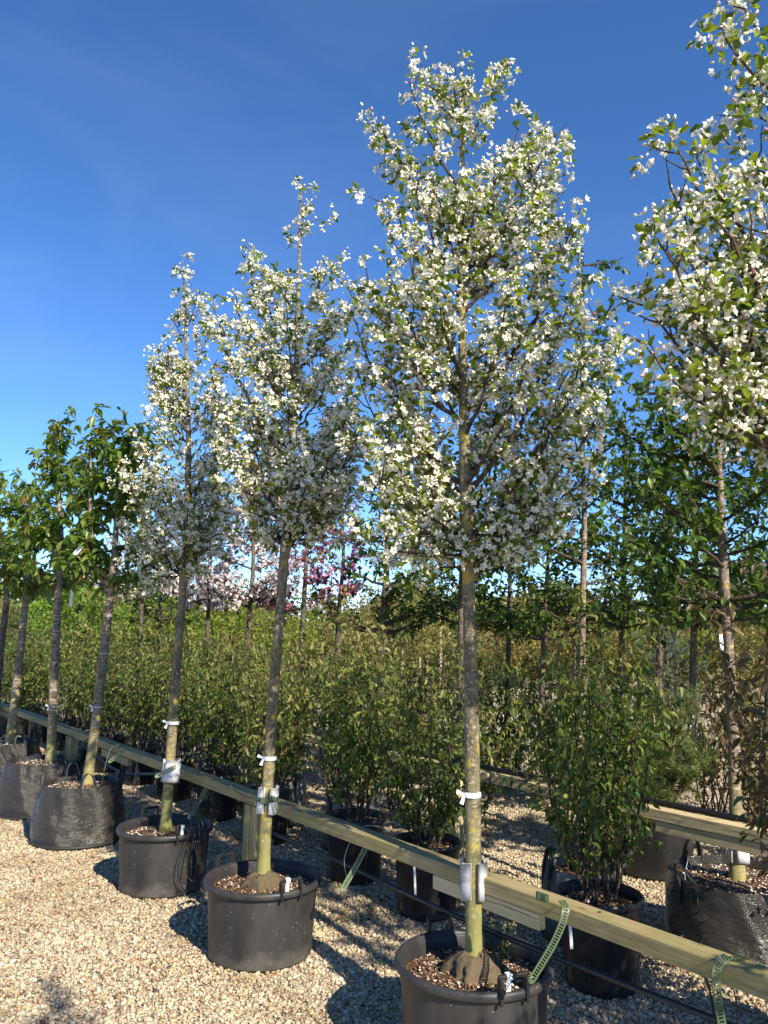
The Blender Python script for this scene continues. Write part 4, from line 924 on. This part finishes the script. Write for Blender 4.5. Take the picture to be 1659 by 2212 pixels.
# far trees: crown clouds of leaves on trunks
def far_tree(px, Y_, top_py, wid, lm, label, seed, n=2600, leaf=.10, low=.35, trunk_m='bark_dark', boxy=False, cz=None, r=.06, limbs=26):
    rng = np.random.default_rng(seed); b = aty(px, 1500, Y_); top = aty(px, top_py, Y_)[2]; base = np.array([b[0], b[1], 0.])
    e = empty('far_tree', base, label, 'tree', 'trees at the back of the nursery')
    wd = Wood(); ln = np.array([base, base + [.05, 0, top * .5], base + [0, 0, top * .93]]); ln = resample(smooth_line(ln, 6), .15); wd.add(ln, np.linspace(r, .015, len(ln)), 8)
    z0 = top * low if cz is None else cz
    for k in range(limbs):
        u = rng.uniform(0, .9); s = base + [0, 0, z0 * .95 + (top - z0) * u * .8]; a = k * 2.4; rr = wid * rng.uniform(.5, .95) * (1 - .5 * u)
        wd.add(bez(s, s + np.array([math.cos(a) * rr, math.sin(a) * rr, rr * .7]), .6, .3, 5, rng), np.linspace(.02, .005, 5), 4)
    link('trunk', wd.mesh('trunk', base), M[trunk_m], e)
    nc = 60; cs = rv(nc, rng) * rng.uniform(.35, 1, (nc, 1)) ** .5
    if boxy: cs = rng.uniform(-1, 1, (nc, 3))
    cs = cs * [wid, wid, (top - z0) / 2] + [0, 0, (top + z0) / 2]
    i = rng.integers(0, nc, n); p = cs[i] + rng.normal(size=(n, 3)) * wid * .17; p = p[p[:, 2] > .1]; n = len(p)
    d = unit(rv(n, rng) + np.array([0, 0, -.3])); s = rng.uniform(.6, 1.2, n) * leaf; tint = np.clip(rng.random(n) * .8 + np.repeat(rng.random(nc), 1)[i][:n] * .25, 0, 1)
    v, f, c = inst(LEAFQ, p, d, unit(rv(n, rng) + np.array([0, 0, .8])), np.stack([s * .9, s, s], 1), tint)
    o = link('crown', mesh_np('crown', v, f, c), M[lm], e); o['kind'] = 'stuff'
far = [(155, 13.5, 1238, .62, 'leaf_bright', 'bright green boxy clipped tree behind the leaning cherry', 3200, .10, True),
       (330, 17, 1265, 1.3, 'leaf_yellow', 'yellow green tree behind the third blossom tree', 3000, .12, False), (440, 19, 1250, 1.5, 'leaf_yellow', 'fresh green tree behind the pale blossoming trees', 3200, .12, False),
       (560, 20, 1262, 1.5, 'leaf_yellow', 'yellow green tree left of the lichened trunk\'s crown', 3000, .12, False), (690, 22, 1290, 1.7, 'leaf_far', 'olive tree far behind the pink cherries', 3000, .13, False),
       (800, 23, 1285, 1.7, 'leaf_far', 'tan olive tree far behind the dark leafed one', 3000, .13, False), (910, 24, 1270, 1.8, 'leaf_far', 'tan olive tree far back between the two nearest trunks', 3000, .13, False),
       (1060, 23, 1290, 1.6, 'leaf_far', 'olive tree far back beside the tallest trunk', 3000, .13, False), (1150, 26, 1300, 1.9, 'leaf_rust', 'russet leafed tree far back behind the shrubs', 2600, .13, False),
       (1240, 24, 1265, 1.6, 'leaf_far', 'tan olive tree far back behind the slim lichened one', 2200, .13, False), (1350, 27, 1225, 2.0, 'leaf_far', 'thin bare looking tree far behind the bushy pine', 1500, .12, False),
       (1460, 22, 1270, 1.5, 'leaf_yellow', 'yellow green tree behind the blue green pine', 2600, .12, False), (1560, 24, 1290, 1.6, 'leaf_far', 'olive tree far behind the pale peeling trunk', 2600, .13, False),
       (1680, 20, 1330, 1.4, 'leaf_far', 'olive tree at the edge behind the bronze shrub', 2400, .13, False), (30, 18, 1330, 1.4, 'leaf_dark', 'dark tree far behind the cherry row', 2600, .12, False),
       (-60, 19, 1300, 1.5, 'leaf_far', 'straw coloured tree at the far end', 2400, .12, False), (240, 20, 1300, 1.5, 'leaf_far', 'olive tree behind the bright clipped one', 2400, .12, False)]
for k, (px, Y_, tp, wd_, lm, lab, nn, lf, bx) in enumerate(far):
    far_tree(px, Y_, tp, wd_, lm, lab, 500 + k, nn, lf, .3, 'bark_dark', bx)
for k, (px, Y_, tp) in enumerate(((944, 12.5, 1240), (862, 13.5, 1270), (900, 14.0, 1290))):
    far_tree(px, Y_, tp, .5, 'leaf_far', ['pale thin trunked young tree, tallest of the three behind the two nearest trunks', 'pale thin trunked young tree beside the stout dark trunk', 'shortest pale thin trunked young tree behind the two nearest trunks'][k], 560 + k, 900, .08, .5, 'bark_birch', r=.035, limbs=0)

# a distant belt of mixed hedging and woodland that reads as one mass
rng = np.random.default_rng(90); n = 60000
a = rng.uniform(-.75, .75, n); dist = rng.uniform(28, 44, n); x = np.tan(a) * dist; y = dist
hgt = 2.7 + .6 * np.sin(x * .35) + .45 * np.sin(x * .9 + 1) + .3 * np.sin(x * 2.1)
z = rng.uniform(0, 1, n) ** .8 * hgt
v, f, c = inst(LEAFQ, np.stack([x, y, z], 1), rv(n, rng), rv(n, rng), rng.uniform(.2, .46, n), np.clip(rng.random(n) * .7 + .3 * np.sin(x * .8) ** 2, 0, 1))
tag(link('distant_wood', mesh_np('distant_wood', v, f, c), M['leaf_far']), 'distant belt of olive hedging and trees closing the nursery', 'hedge', kind='stuff')

# ------------------------------------------------------------------ ties, sleeves, straps, tubes, labels
def tape(px, py, Y_, r, label, knot=True, h=.020, rot=0.):
    p = aty(px, py, Y_); e = empty('trunk_tape', p, label, 'tape', 'white tapes tied round the trunks')
    v, f = lathe([(r, -h / 2), (r + .0015, 0), (r, h / 2)], 20); link('band', mesh_np('band', v, f, smooth=True), M['tape'], e)
    if knot:
        mb = MB()
        for (dx, dz) in ((-.030, .014), (-.012, -.034)):
            b = np.array([-r * .85, -r * .5, 0]); q = b + np.array([dx, -.008, dz]); s_ = unit(np.cross(q - b, [0, 1, 0])) * .008
            mb.add([b - s_ * .4, b + s_ * .4, q + s_, q - s_], [(0, 1, 2, 3)])
        mb.build('tail', M['tape'], e)
tape(1019, 1715, T1Y, .0365, 'white tape tied round the tallest blossom tree\'s trunk')
tape(583, 1637, T2Y, .036, 'white tape tied round the lichened leaning trunk')
tape(375, 1561, T3Y, .0385, 'white tape tied round the trunk above the pot with tube loops')
tape(212, 1527, T4Y, .037, 'thin white string round the leaning forked cherry trunk', h=.006)
tape(116, 1526, T5Y, .038, 'thin white string round the silvery banded cherry trunk', h=.006)

def sleeve(px, py, Y_, r, h, label, split=None, mat='foam', tilt=0.):
    p = aty(px, py, Y_); e = empty('foam_sleeve', p, label, 'foam sleeve', None)
    th0 = [(-2.7, -1.85), (-1.25, 2.6)] if split else [(-2.2, 3.6)]
    for (a0, a1) in th0:
        th = np.linspace(a0, a1, 22); v = []
        zs = np.array([-h / 2, -.2 * h, -.06 * h, .0, .06 * h, .2 * h, h / 2])
        pin = np.array([.0, .001, -.001, -.004, -.001, .001, .0])
        for k_, z in enumerate(zs):
            for R_ in (r + .016 + pin[k_], r + .001):
                v.append(np.stack([R_ * np.cos(th), R_ * np.sin(th), np.full(22, z) + .003 * np.sin(th * 3)], 1))
        v = np.vstack(v); f = []; rowsn = len(zs); q = lambda k_, s_, j: (2 * k_ + s_) * 22 + j
        for k_ in range(rowsn - 1):
            for j in range(21):
                f.append((q(k_, 0, j), q(k_, 0, j+1), q(k_+1, 0, j+1), q(k_+1, 0, j))); f.append((q(k_, 1, j+1), q(k_, 1, j), q(k_+1, 1, j), q(k_+1, 1, j+1)))
            for j in (0, 21): f.append((q(k_, 0, j), q(k_+1, 0, j), q(k_+1, 1, j), q(k_, 1, j)))
        for j in range(21):
            for k_ in (0, rowsn - 1): f.append((q(k_, 0, j), q(k_, 1, j), q(k_, 1, j+1), q(k_, 0, j+1)))
        link('foam', mesh_np('foam', v, np.array(f), smooth=False), M[mat], e)
    e.rotation_euler = (0, tilt, 0); return e
sleeve(1022, 1899, T1Y, .040, .135, 'grey foam sleeve split open round the tallest blossom tree\'s trunk', True)
sleeve(578, 1727, T2Y, .0395, .13, 'pale grey foam sleeve round the leaning lichened trunk', True, 'foam_white', .05)
sleeve(370, 1664, T3Y, .041, .135, 'pale grey foam sleeve round the trunk above the tube loops', None, 'foam_white', .06)
sleeve(1595, 1832, BY, .036, .13, 'pale foam sleeve on the peeling trunk behind the second rail', None, 'foam_white')

def strap(px_path, Y_path, label, wd_=.026, buckle=None, mat='strap', group='slotted tree straps hanging from the near rail', side=None):
    """a slotted belt: two edges joined by rungs, round end; follows the points"""
    pts = np.array([aty(x, y, Y_) for (x, y), Y_ in zip(px_path, Y_path)]); line = resample(smooth_line(pts, 8), .0095)
    base = line[0].copy(); e = empty('tree_strap', base, label, 'strap', group); line = line - base
    tan = unit(np.gradient(line, axis=0)); sd = np.array(side) if side is not None else np.array([1., .15, 0]); sd = unit(sd[None] - tan * (tan @ sd)[:, None]); nn = np.cross(tan, sd)
    mb = MB(); t_ = .0012; n_ = len(line)
    def strip(idx, a, b):
        vv = []
        for i in idx:
            for (o_, k_) in ((a, -t_), (b, -t_), (b, t_), (a, t_)): vv.append(line[i] + sd[i] * o_ + nn[i] * k_)
        m_ = len(idx); ff = [(4*q+j, 4*q+(j+1) % 4, 4*q+4+(j+1) % 4, 4*q+4+j) for q in range(m_ - 1) for j in range(4)] + [(0, 3, 2, 1), (4*m_-4, 4*m_-3, 4*m_-2, 4*m_-1)]
        mb.add(vv, ff)
    h2 = wd_ / 2
    strip(range(n_), -h2, -h2 * .55); strip(range(n_), h2 * .55, h2)
    for i in range(0, n_ - 1):
        p, q = line[i], line[i] + (line[min(i + 1, n_ - 1)] - line[i]) * .45; s_, n2 = sd[i], nn[i]
        vv = [x + s_ * o_ + n2 * k_ for x in (p, q) for (o_, k_) in ((-h2 * .56, -t_), (h2 * .56, -t_), (h2 * .56, t_), (-h2 * .56, t_))]
        mb.add(vv, [(0, 3, 2, 1), (4, 5, 6, 7), (0, 1, 5, 4), (1, 2, 6, 5), (2, 3, 7, 6), (3, 0, 4, 7)])
    mb.build('belt', M[mat], e)
    mb = MB(); tp = line[-1]; T_, S_, Nn = tan[-1], sd[-1], nn[-1]; arc = [tp + T_ * (.016 * math.sin(a)) + S_ * (h2 * math.cos(a)) for a in np.linspace(0, math.pi, 9)]
    vv = [p + Nn * t_ for p in arc] + [p - Nn * t_ for p in arc]
    mb.add(vv, [tuple(range(9)), tuple(range(17, 8, -1))] + [(i, i + 9, i + 10, i + 1) for i in range(8)]); mb.build('tip', M[mat], e)
    if buckle:
        p = aty(*buckle[0], buckle[1]) - base; mb = MB(); ux = unit(np.array([RD[0], RD[1], 0])); Rm = np.stack([ux, [RN[0], RN[1], 0], [0, 0, 1]], 1)
        mb.box(p, (.055, .008, .028), Rm); 
        for dx in (-.018, .014): mb.box(p + ux * dx + np.array([-RN[0], -RN[1], 0]) * .005, (.010, .006, .020), Rm)
        mb.build('buckle', M['strap_dark'], e, bevel=.002)
    return e
def rail_Y(px, py, z=RZ - .03): p = at(px, py, z); return p[1]
def SY(px, py, off=.05): return rail_Y(px, py) - off
y_ = SY(800, 1797); strap([(803, 1797), (798, 1812), (775, 1860), (742, 1918)], [y_ + .02, y_ - .01, y_ - .03, y_ - .05], 'pale green slotted strap hanging off the rail between the two nearest trunks', buckle=((768, 1796), y_ + .0))
y_ = SY(1215, 1975); strap([(1213, 1945), (1222, 1968), (1200, 2030), (1150, 2115)], [y_ + .02, y_ - .02, y_ - .04, y_ - .06], 'green slotted strap dangling over the rim of the tallest tree\'s pot', wd_=.025, mat='strap_dark', buckle=((1172, 1938), y_ + .01))  # this strap hangs in shade; the darker belt colour paints that in
y_ = SY(452, 1685); strap([(455, 1682), (448, 1700), (430, 1730), (410, 1764)], [y_ + .02, y_, y_ - .01, y_ - .02], 'pale green slotted strap hanging over the pot with the tube loops', wd_=.027, buckle=((424, 1666), y_))
strap([(384, 1653), (372, 1660), (355, 1668), (340, 1676)], [T3Y - .03, T3Y - .062, T3Y - .07, T3Y - .08], 'pale green slotted strap wrapped round the foam sleeve above the tube loops', wd_=.026, side=(0, .1, 1))
strap([(272, 1617), (262, 1626), (250, 1636), (238, 1644)], [5.95, 5.93, 5.92, 5.9], 'bright green slotted strap stretched out from the rail near the first bag', wd_=.026, side=(.3, .1, 1), buckle=((256, 1612), 5.97))
strap([(195, 1594), (187, 1600), (180, 1606), (173, 1612)], [6.9, 6.88, 6.86, 6.84], 'slotted strap sticking out from the rail behind the first bag', wd_=.028, side=(.3, .1, 1), buckle=((168, 1606), 6.9))
strap([(90, 1572), (78, 1580), (68, 1586), (56, 1592)], [8.5, 8.46, 8.43, 8.4], 'slotted strap sticking out from the rail near the middle bag', wd_=.03, side=(.3, .1, 1), buckle=((86, 1571), 8.5))
strap([(583, 1720), (590, 1722), (596, 1733), (598, 1746)], [T2Y - .05, T2Y - .07, T2Y - .075, T2Y - .07], 'dark green strap tail curling off the foam sleeve on the leaning trunk', wd_=.018, mat='strap_dark')
y_ = SY(1560, 2085); strap([(1612, 2072), (1570, 2068), (1548, 2095), (1550, 2150), (1562, 2225)], [y_, y_ - .02, y_ - .04, y_ - .05, y_ - .05], 'dark green slotted strap looping under the rail end and down', wd_=.026, mat='strap_dark', buckle=((1612, 2098), y_ - .02))
# sleeve bands
for (px, py, Y_, r, lab) in ((578, 1724, T2Y, .056, 'green band round the foam sleeve on the leaning trunk'),):
    p = aty(px, py, Y_); e = empty('strap_band', p, lab, 'strap'); v, f = lathe([(r, -.011), (r + .002, -.011), (r + .002, .011), (r, .011), (r, -.011)], 28); link('band', mesh_np('band', v, f), M['strap_dark'], e)
    mb = MB(); mb.box((-.01, -r - .004, .0), (.036, .008, .030)); mb.build('buckle', M['strap_dark'], e, bevel=.002)

def cord(name, pts, r, label, cat, mat, group=None, n=6):
    line = smooth_line(np.array(pts), 10); b = line[0].copy(); mb = MB(); mb.tube(line - b, r, n); o = mb.build(name, M[mat], None, True); o.location = b
    return tag(o, label, cat, group)
# the feed pipe slung below the near rail
cord('feed_pipe', [RW(t, .05, .46 + .012 * math.sin(t * 2.3)) for t in np.linspace(-2.6, 1.2, 10)], .011, 'black irrigation pipe slung under the near rail beside the tallest tree', 'pipe', 'tube')
cord('feed_pipe', [RW(2.3, .10, .62), RW(2.9, .10, .50), RW(3.5, .08, .44), RW(4.2, .06, .52), RW(5.2, .05, .66), RW(6.5, .02, .675), RW(8.5, .02, .68), RW(11, .02, .69)], .012, 'grey blue hose sagging below the rail and running on along its top', 'pipe', 'hose')
cord('feed_pipe', [RW(t, R2O + .07, RZ2 + .012) for t in np.linspace(-2.2, 5, 8)], .016, 'black pipe lying along the second rail', 'pipe', 'tube')
for t in (-1.75, -.55, .6):
    cord('pipe_hanger', [RW(t, .02, RZ - .06), RW(t, .045, .55), RW(t, .05, .475)], .002, 'thin wire hanger holding the black pipe under the rail', 'wire', 'tube', 'wire hangers of the feed pipe')
G_D = 'thin drip tubes draped over the near rail'
def drip(px, lab, mat='tube', r=.0028, grp=G_D):
    return cord('drip_tube', [aty(x, y, Y_) for (x, y, Y_) in px], r, lab, 'tube', mat, grp, 5)
ya = rail_Y(800, 1797)
drip([(850, 1803, ya + .07), (815, 1785, ya + .02), (775, 1792, ya - .04), (745, 1850, ya - .05), (752, 1905, ya - .02), (772, 1975, ya + .1), (776, 2000, ya + .25)], 'thin tube arching over the rail and hanging to the gravel between the nearest pots', 'tube_grey')
drip([(842, 1808, ya + .07), (822, 1800, ya), (805, 1812, ya - .05), (790, 1870, ya - .05), (800, 1930, ya), (845, 1990, ya + .1)], 'thin black tube hanging straight from the rail behind the slotted strap')
yb = rail_Y(430, 1668)
for k in range(4):
    a = .012 * k; x0 = 415 + 5 * k
    drip([(470 + 6 * k, 1668, yb + .05), (452, 1655 - k, yb), (428 + 3 * k, 1672, yb - .05), (x0, 1740, 4.98), (x0 - 4 + 5 * k, 1795, 4.885), (x0 - 24 + 13 * k, 1850, 4.885), (x0 - 30 + 14 * k, 1895 - 6 * k, 4.89), (x0 - 4 + 5 * k, 1908 - 4 * k, 4.89), (x0 + 12 - 3 * k, 1870, 4.885), (x0 + 2, 1815, 4.885)],
         ['thin black tube looped in a long coil against the third pot', 'thin black tube of the coil, its loop slightly shorter', 'thin black tube of the coil, its loop drawn to the side', 'thin black tube of the coil, its loop the tightest'][k])
drip([(320, 1625, 6.0), (300, 1640, 5.9), (292, 1680, 5.85), (286, 1720, 5.95), (278, 1745, 6.1)], 'pale thin tube hanging from the rail beside the first bag', 'tube_grey')
drip([(255, 1608, 6.0), (238, 1620, 5.95), (225, 1665, 5.9), (220, 1700, 6.0)], 'thin green tube bowing off the rail onto the first bag', 'strap_dark')
drip([(150, 1590, 7.0), (138, 1605, 6.9), (142, 1650, 6.8), (152, 1680, 6.85)], 'thin black tube hanging from the rail onto the middle bag')
drip([(30, 1560, 8.6), (10, 1575, 8.4), (4, 1610, 8.3), (12, 1650, 8.2)], 'thin black tube hanging from the rail onto the furthest bag')
yc = rail_Y(1150, 1900)
drip([(1120, 1895, yc + .06), (1085, 1880, yc), (1065, 1893, yc - .05), (1075, 1915, yc - .06), (1110, 1932, yc - .06), (1165, 1938, yc - .06)], 'thin black tube looping across the face of the rail beside the tallest trunk')
drip([(560, 1668, 4.55), (520, 1672, 4.5), (498, 1680, 4.45), (500, 1700, 4.44), (530, 1720, 4.42), (560, 1725, 4.3)], 'thin black tube looping round the rail at the leaning trunk')
ye = rail_Y(1520, 2045)
drip([(1530, 2020, ye + .05), (1515, 2030, ye - .03), (1518, 2090, ye - .06), (1535, 2150, ye - .05), (1550, 2240, ye - .02)], 'thick black tube over the rail near its end, beside the looping strap', r=.004)
drip([(1385, 2035, ye + .35), (1380, 2090, ye + .3), (1383, 2150, ye + .3), (1378, 2235, ye + .25)], 'pair of thin black tubes hanging in front of the white-labelled pot')
drip([(1485, 1860, 4.2), (1480, 1900, 4.15), (1500, 1960, 4.1), (1495, 2000, 4.1), (1470, 2025, 4.1)], 'pale thin tube hanging beside the large glossy bag', 'tube_grey')

# labels, clips, small things
def strip_label(px0, px1, Y_, w_, label, name='plant_label'):
    a, b = aty(*px0, Y_), aty(*px1, Y_); e = (a + b) / 2; d = unit(b - a); s_ = unit(np.cross(d, [0, 1, 0])) * w_ / 2; mb = MB(); t_ = np.array([0, .0008, 0])
    pts = [a - s_, a + s_, (a + b) / 2 + s_ + [0, -.004, 0], b + s_, b - s_, (a + b) / 2 - s_ + [0, -.004, 0]]
    vv = [p - e - t_ for p in pts] + [p - e + t_ for p in pts]
    mb.add(vv, [(0, 1, 2, 5), (5, 2, 3, 4), (7, 6, 11, 8), (8, 11, 10, 9), (0, 6, 7, 1), (1, 7, 8, 2), (2, 8, 9, 3), (3, 9, 10, 4), (4, 10, 11, 5), (5, 11, 6, 0)])
    o = mb.build(name, M['tape'], None); o.location = e; return tag(o, label, 'label')
pa = RW(-.62, .93); pb = RW(.46, .90)
strip_label((1229, 1975), (1235, 2050), pa[1] - .17, .014, 'white plastic label strip on the black pot under the rail')
strip_label((895, 1870), (898, 1938), pb[1] - .15, .012, 'white plastic label strip on the pot behind the tallest tree\'s pot')
strip_label((178, 1178), (152, 1210), T4Y - .1, .035, 'large white tag hanging in the leaning forked cherry')
strip_label((156, 1275), (152, 1310), T5Y + .6, .03, 'small white tag hanging before the bright clipped tree')
strip_label((1556, 1360), (1560, 1415), BY - .06, .018, 'pale ribbon hanging on the pale peeling trunk')
strip_label((1500, 1545), (1492, 1575), 6.2, .02, 'white tag hanging above the bushy pine')
for (P_, a, lab) in ((P1, -1.2, 'white clip on the front handle of the tallest tree\'s pot'), (P2, -.95, 'white clip on the handle of the leaning tree\'s pot'), (P3, -.9, 'white clip on the handle of the pot with tube loops')):
    R_ = .302 if P_ is P1 else .298; h_ = .37 if P_ is P1 else .362
    c = np.array([P_[0] + math.cos(a) * (R_ - .009) + math.sin(a) * .018, P_[1] + math.sin(a) * (R_ - .009) - math.cos(a) * .018, h_ + .052])
    mb = MB(); Rm = np.stack([[-math.sin(a), math.cos(a), 0], [math.cos(a), math.sin(a), 0], [0, 0, 1]], 1)
    mb.box((0, 0, 0), (.022, .020, .020), Rm); mb.box((0, 0, -.03), (.020, .003, .045), Rm); o = mb.build('label_clip', M['tape'], None, bevel=.002); o.location = c; tag(o, lab, 'clip')
p = at(893, 2042, .335); mb = MB()
Rm = np.array(Matrix.Rotation(.6, 3, 'Z')); mb.box((-.025, 0, 0), (.05, .03, .03), Rm @ np.array(Matrix.Rotation(-.3, 3, 'Y'))); mb.box((.02, .012, .012), (.045, .032, .03), Rm @ np.array(Matrix.Rotation(.35, 3, 'Y')))
o = mb.build('grey_block', M['block'], None, bevel=.005); o.location = p; tag(o, 'small broken grey block lying on the soil inside the pot rim', 'block')
strip_label((1373, 1700), (1372, 1735), 5.0, .05, 'green plastic mesh strip beside the bushy pine', 'mesh_strip').data.materials[0] = M['greentag']
# knobbly root flare of the two nearest trees
for (P_, sd, sc) in ((P1, 5, 1.0), (P2, 6, .75)):
    rng = np.random.default_rng(sd); tree = [o for o in bpy.data.objects if o.name.startswith('crab_apple_tree') and (Vector(P_) - o.location).length < .05][0]
    ph = rng.uniform(0, 6.28, 4)
    prof = [(.030, .075), (.046, .066), (.062, .056), (.078, .044), (.092, .028), (.104, .010), (.112, -.010), (.118, -.03)]
    v, f = lathe([(r * (.6 + .4 * sc), z * sc) for r, z in prof], 40, lambda th, r, z: 1 + min(1, r / .1) * (.12 * np.sin(5 * th + ph[0]) + .08 * np.sin(9 * th + ph[1]) + .06 * np.sin(17 * th + ph[2])))
    v = v + rng.normal(size=v.shape) * .0035 + np.stack([0 * v[:, 0], 0 * v[:, 0], .010 * np.sin(v[:, 0] * 70 + ph[3]) * np.sin(v[:, 1] * 60)], 1)
    link('roots', mesh_np('roots', v, f, smooth=True), M['root'], tree)
# weeds
def weed(p, seed, h, label, n=9):
    rng = np.random.default_rng(seed); base = np.asarray(p, float); e = empty('weed', base, label, 'weed'); wd = Wood(); lines = []
    for k in range(n):
        a = rng.uniform(0, 6.28); q = bez(base, base + np.array([math.cos(a) * h * .35, math.sin(a) * h * .35, h * rng.uniform(.5, 1)]), .4, .5, 6, rng); wd.add(q, np.linspace(.0016, .0008, 6), 3); lines.append(q[1:])
    link('stalks', wd.mesh('stalks', base), M['leaf_yellow'], e)
    P, D = bearing_points(lines, .02, rng, .006); s = rng.uniform(.5, 1, len(P)) * .016
    scatter(e, base, 'leaf', 'foliage', LEAFQ, M['leaf_far'], P, unit(D + rv(len(P), rng)), rv(len(P), rng), s, rng.random(len(P)))
weed(P1 + np.array([.11, .05, .0]), 81, .17, 'wispy weed growing beside the trunk in the tallest tree\'s pot', 12)
weed(P3 + np.array([.20, .08, .02]), 82, .13, 'wispy weed at the back of the pot with tube loops')

# a lone tree across the gravel, behind the viewer: its top throws the soft twig shadow on the open gravel
leafy_tree('crab_apple_tree', 'white blossoming crab apple standing apart across the open gravel', G_APPLE, None, 0, [], 2.0, .036, 91, 'bark_apple', 'leaf_apple',
           world=[(1.75, -1.25, .0), (1.75, -1.25, 1.4), (1.77, -1.24, 2.8), (1.75, -1.25, 4.15)], leaf=.05, step=.07, depth=.4, extra=24, blossom='petal', bl_s=.02)
rng = np.random.default_rng(95); n = 420
p = np.stack([rng.uniform(-4, 3, n), rng.uniform(3.2, 9.5, n), np.full(n, .017)], 1); p = p[seen(p)]; n = len(p)
v, f, c = inst(LEAFQ, p, unit(rng.normal(size=(n, 3)) * [1, 1, .2]), unit(rng.normal(size=(n, 3)) * .35 + [0, 0, 1]), rng.uniform(.015, .038, n), rng.random(n))
tag(link('fallen_leaves', mesh_np('fallen_leaves', v, f, c), M['leaf_rust']), 'scattered dry brown leaves lying on the gravel', 'leaves', kind='stuff')
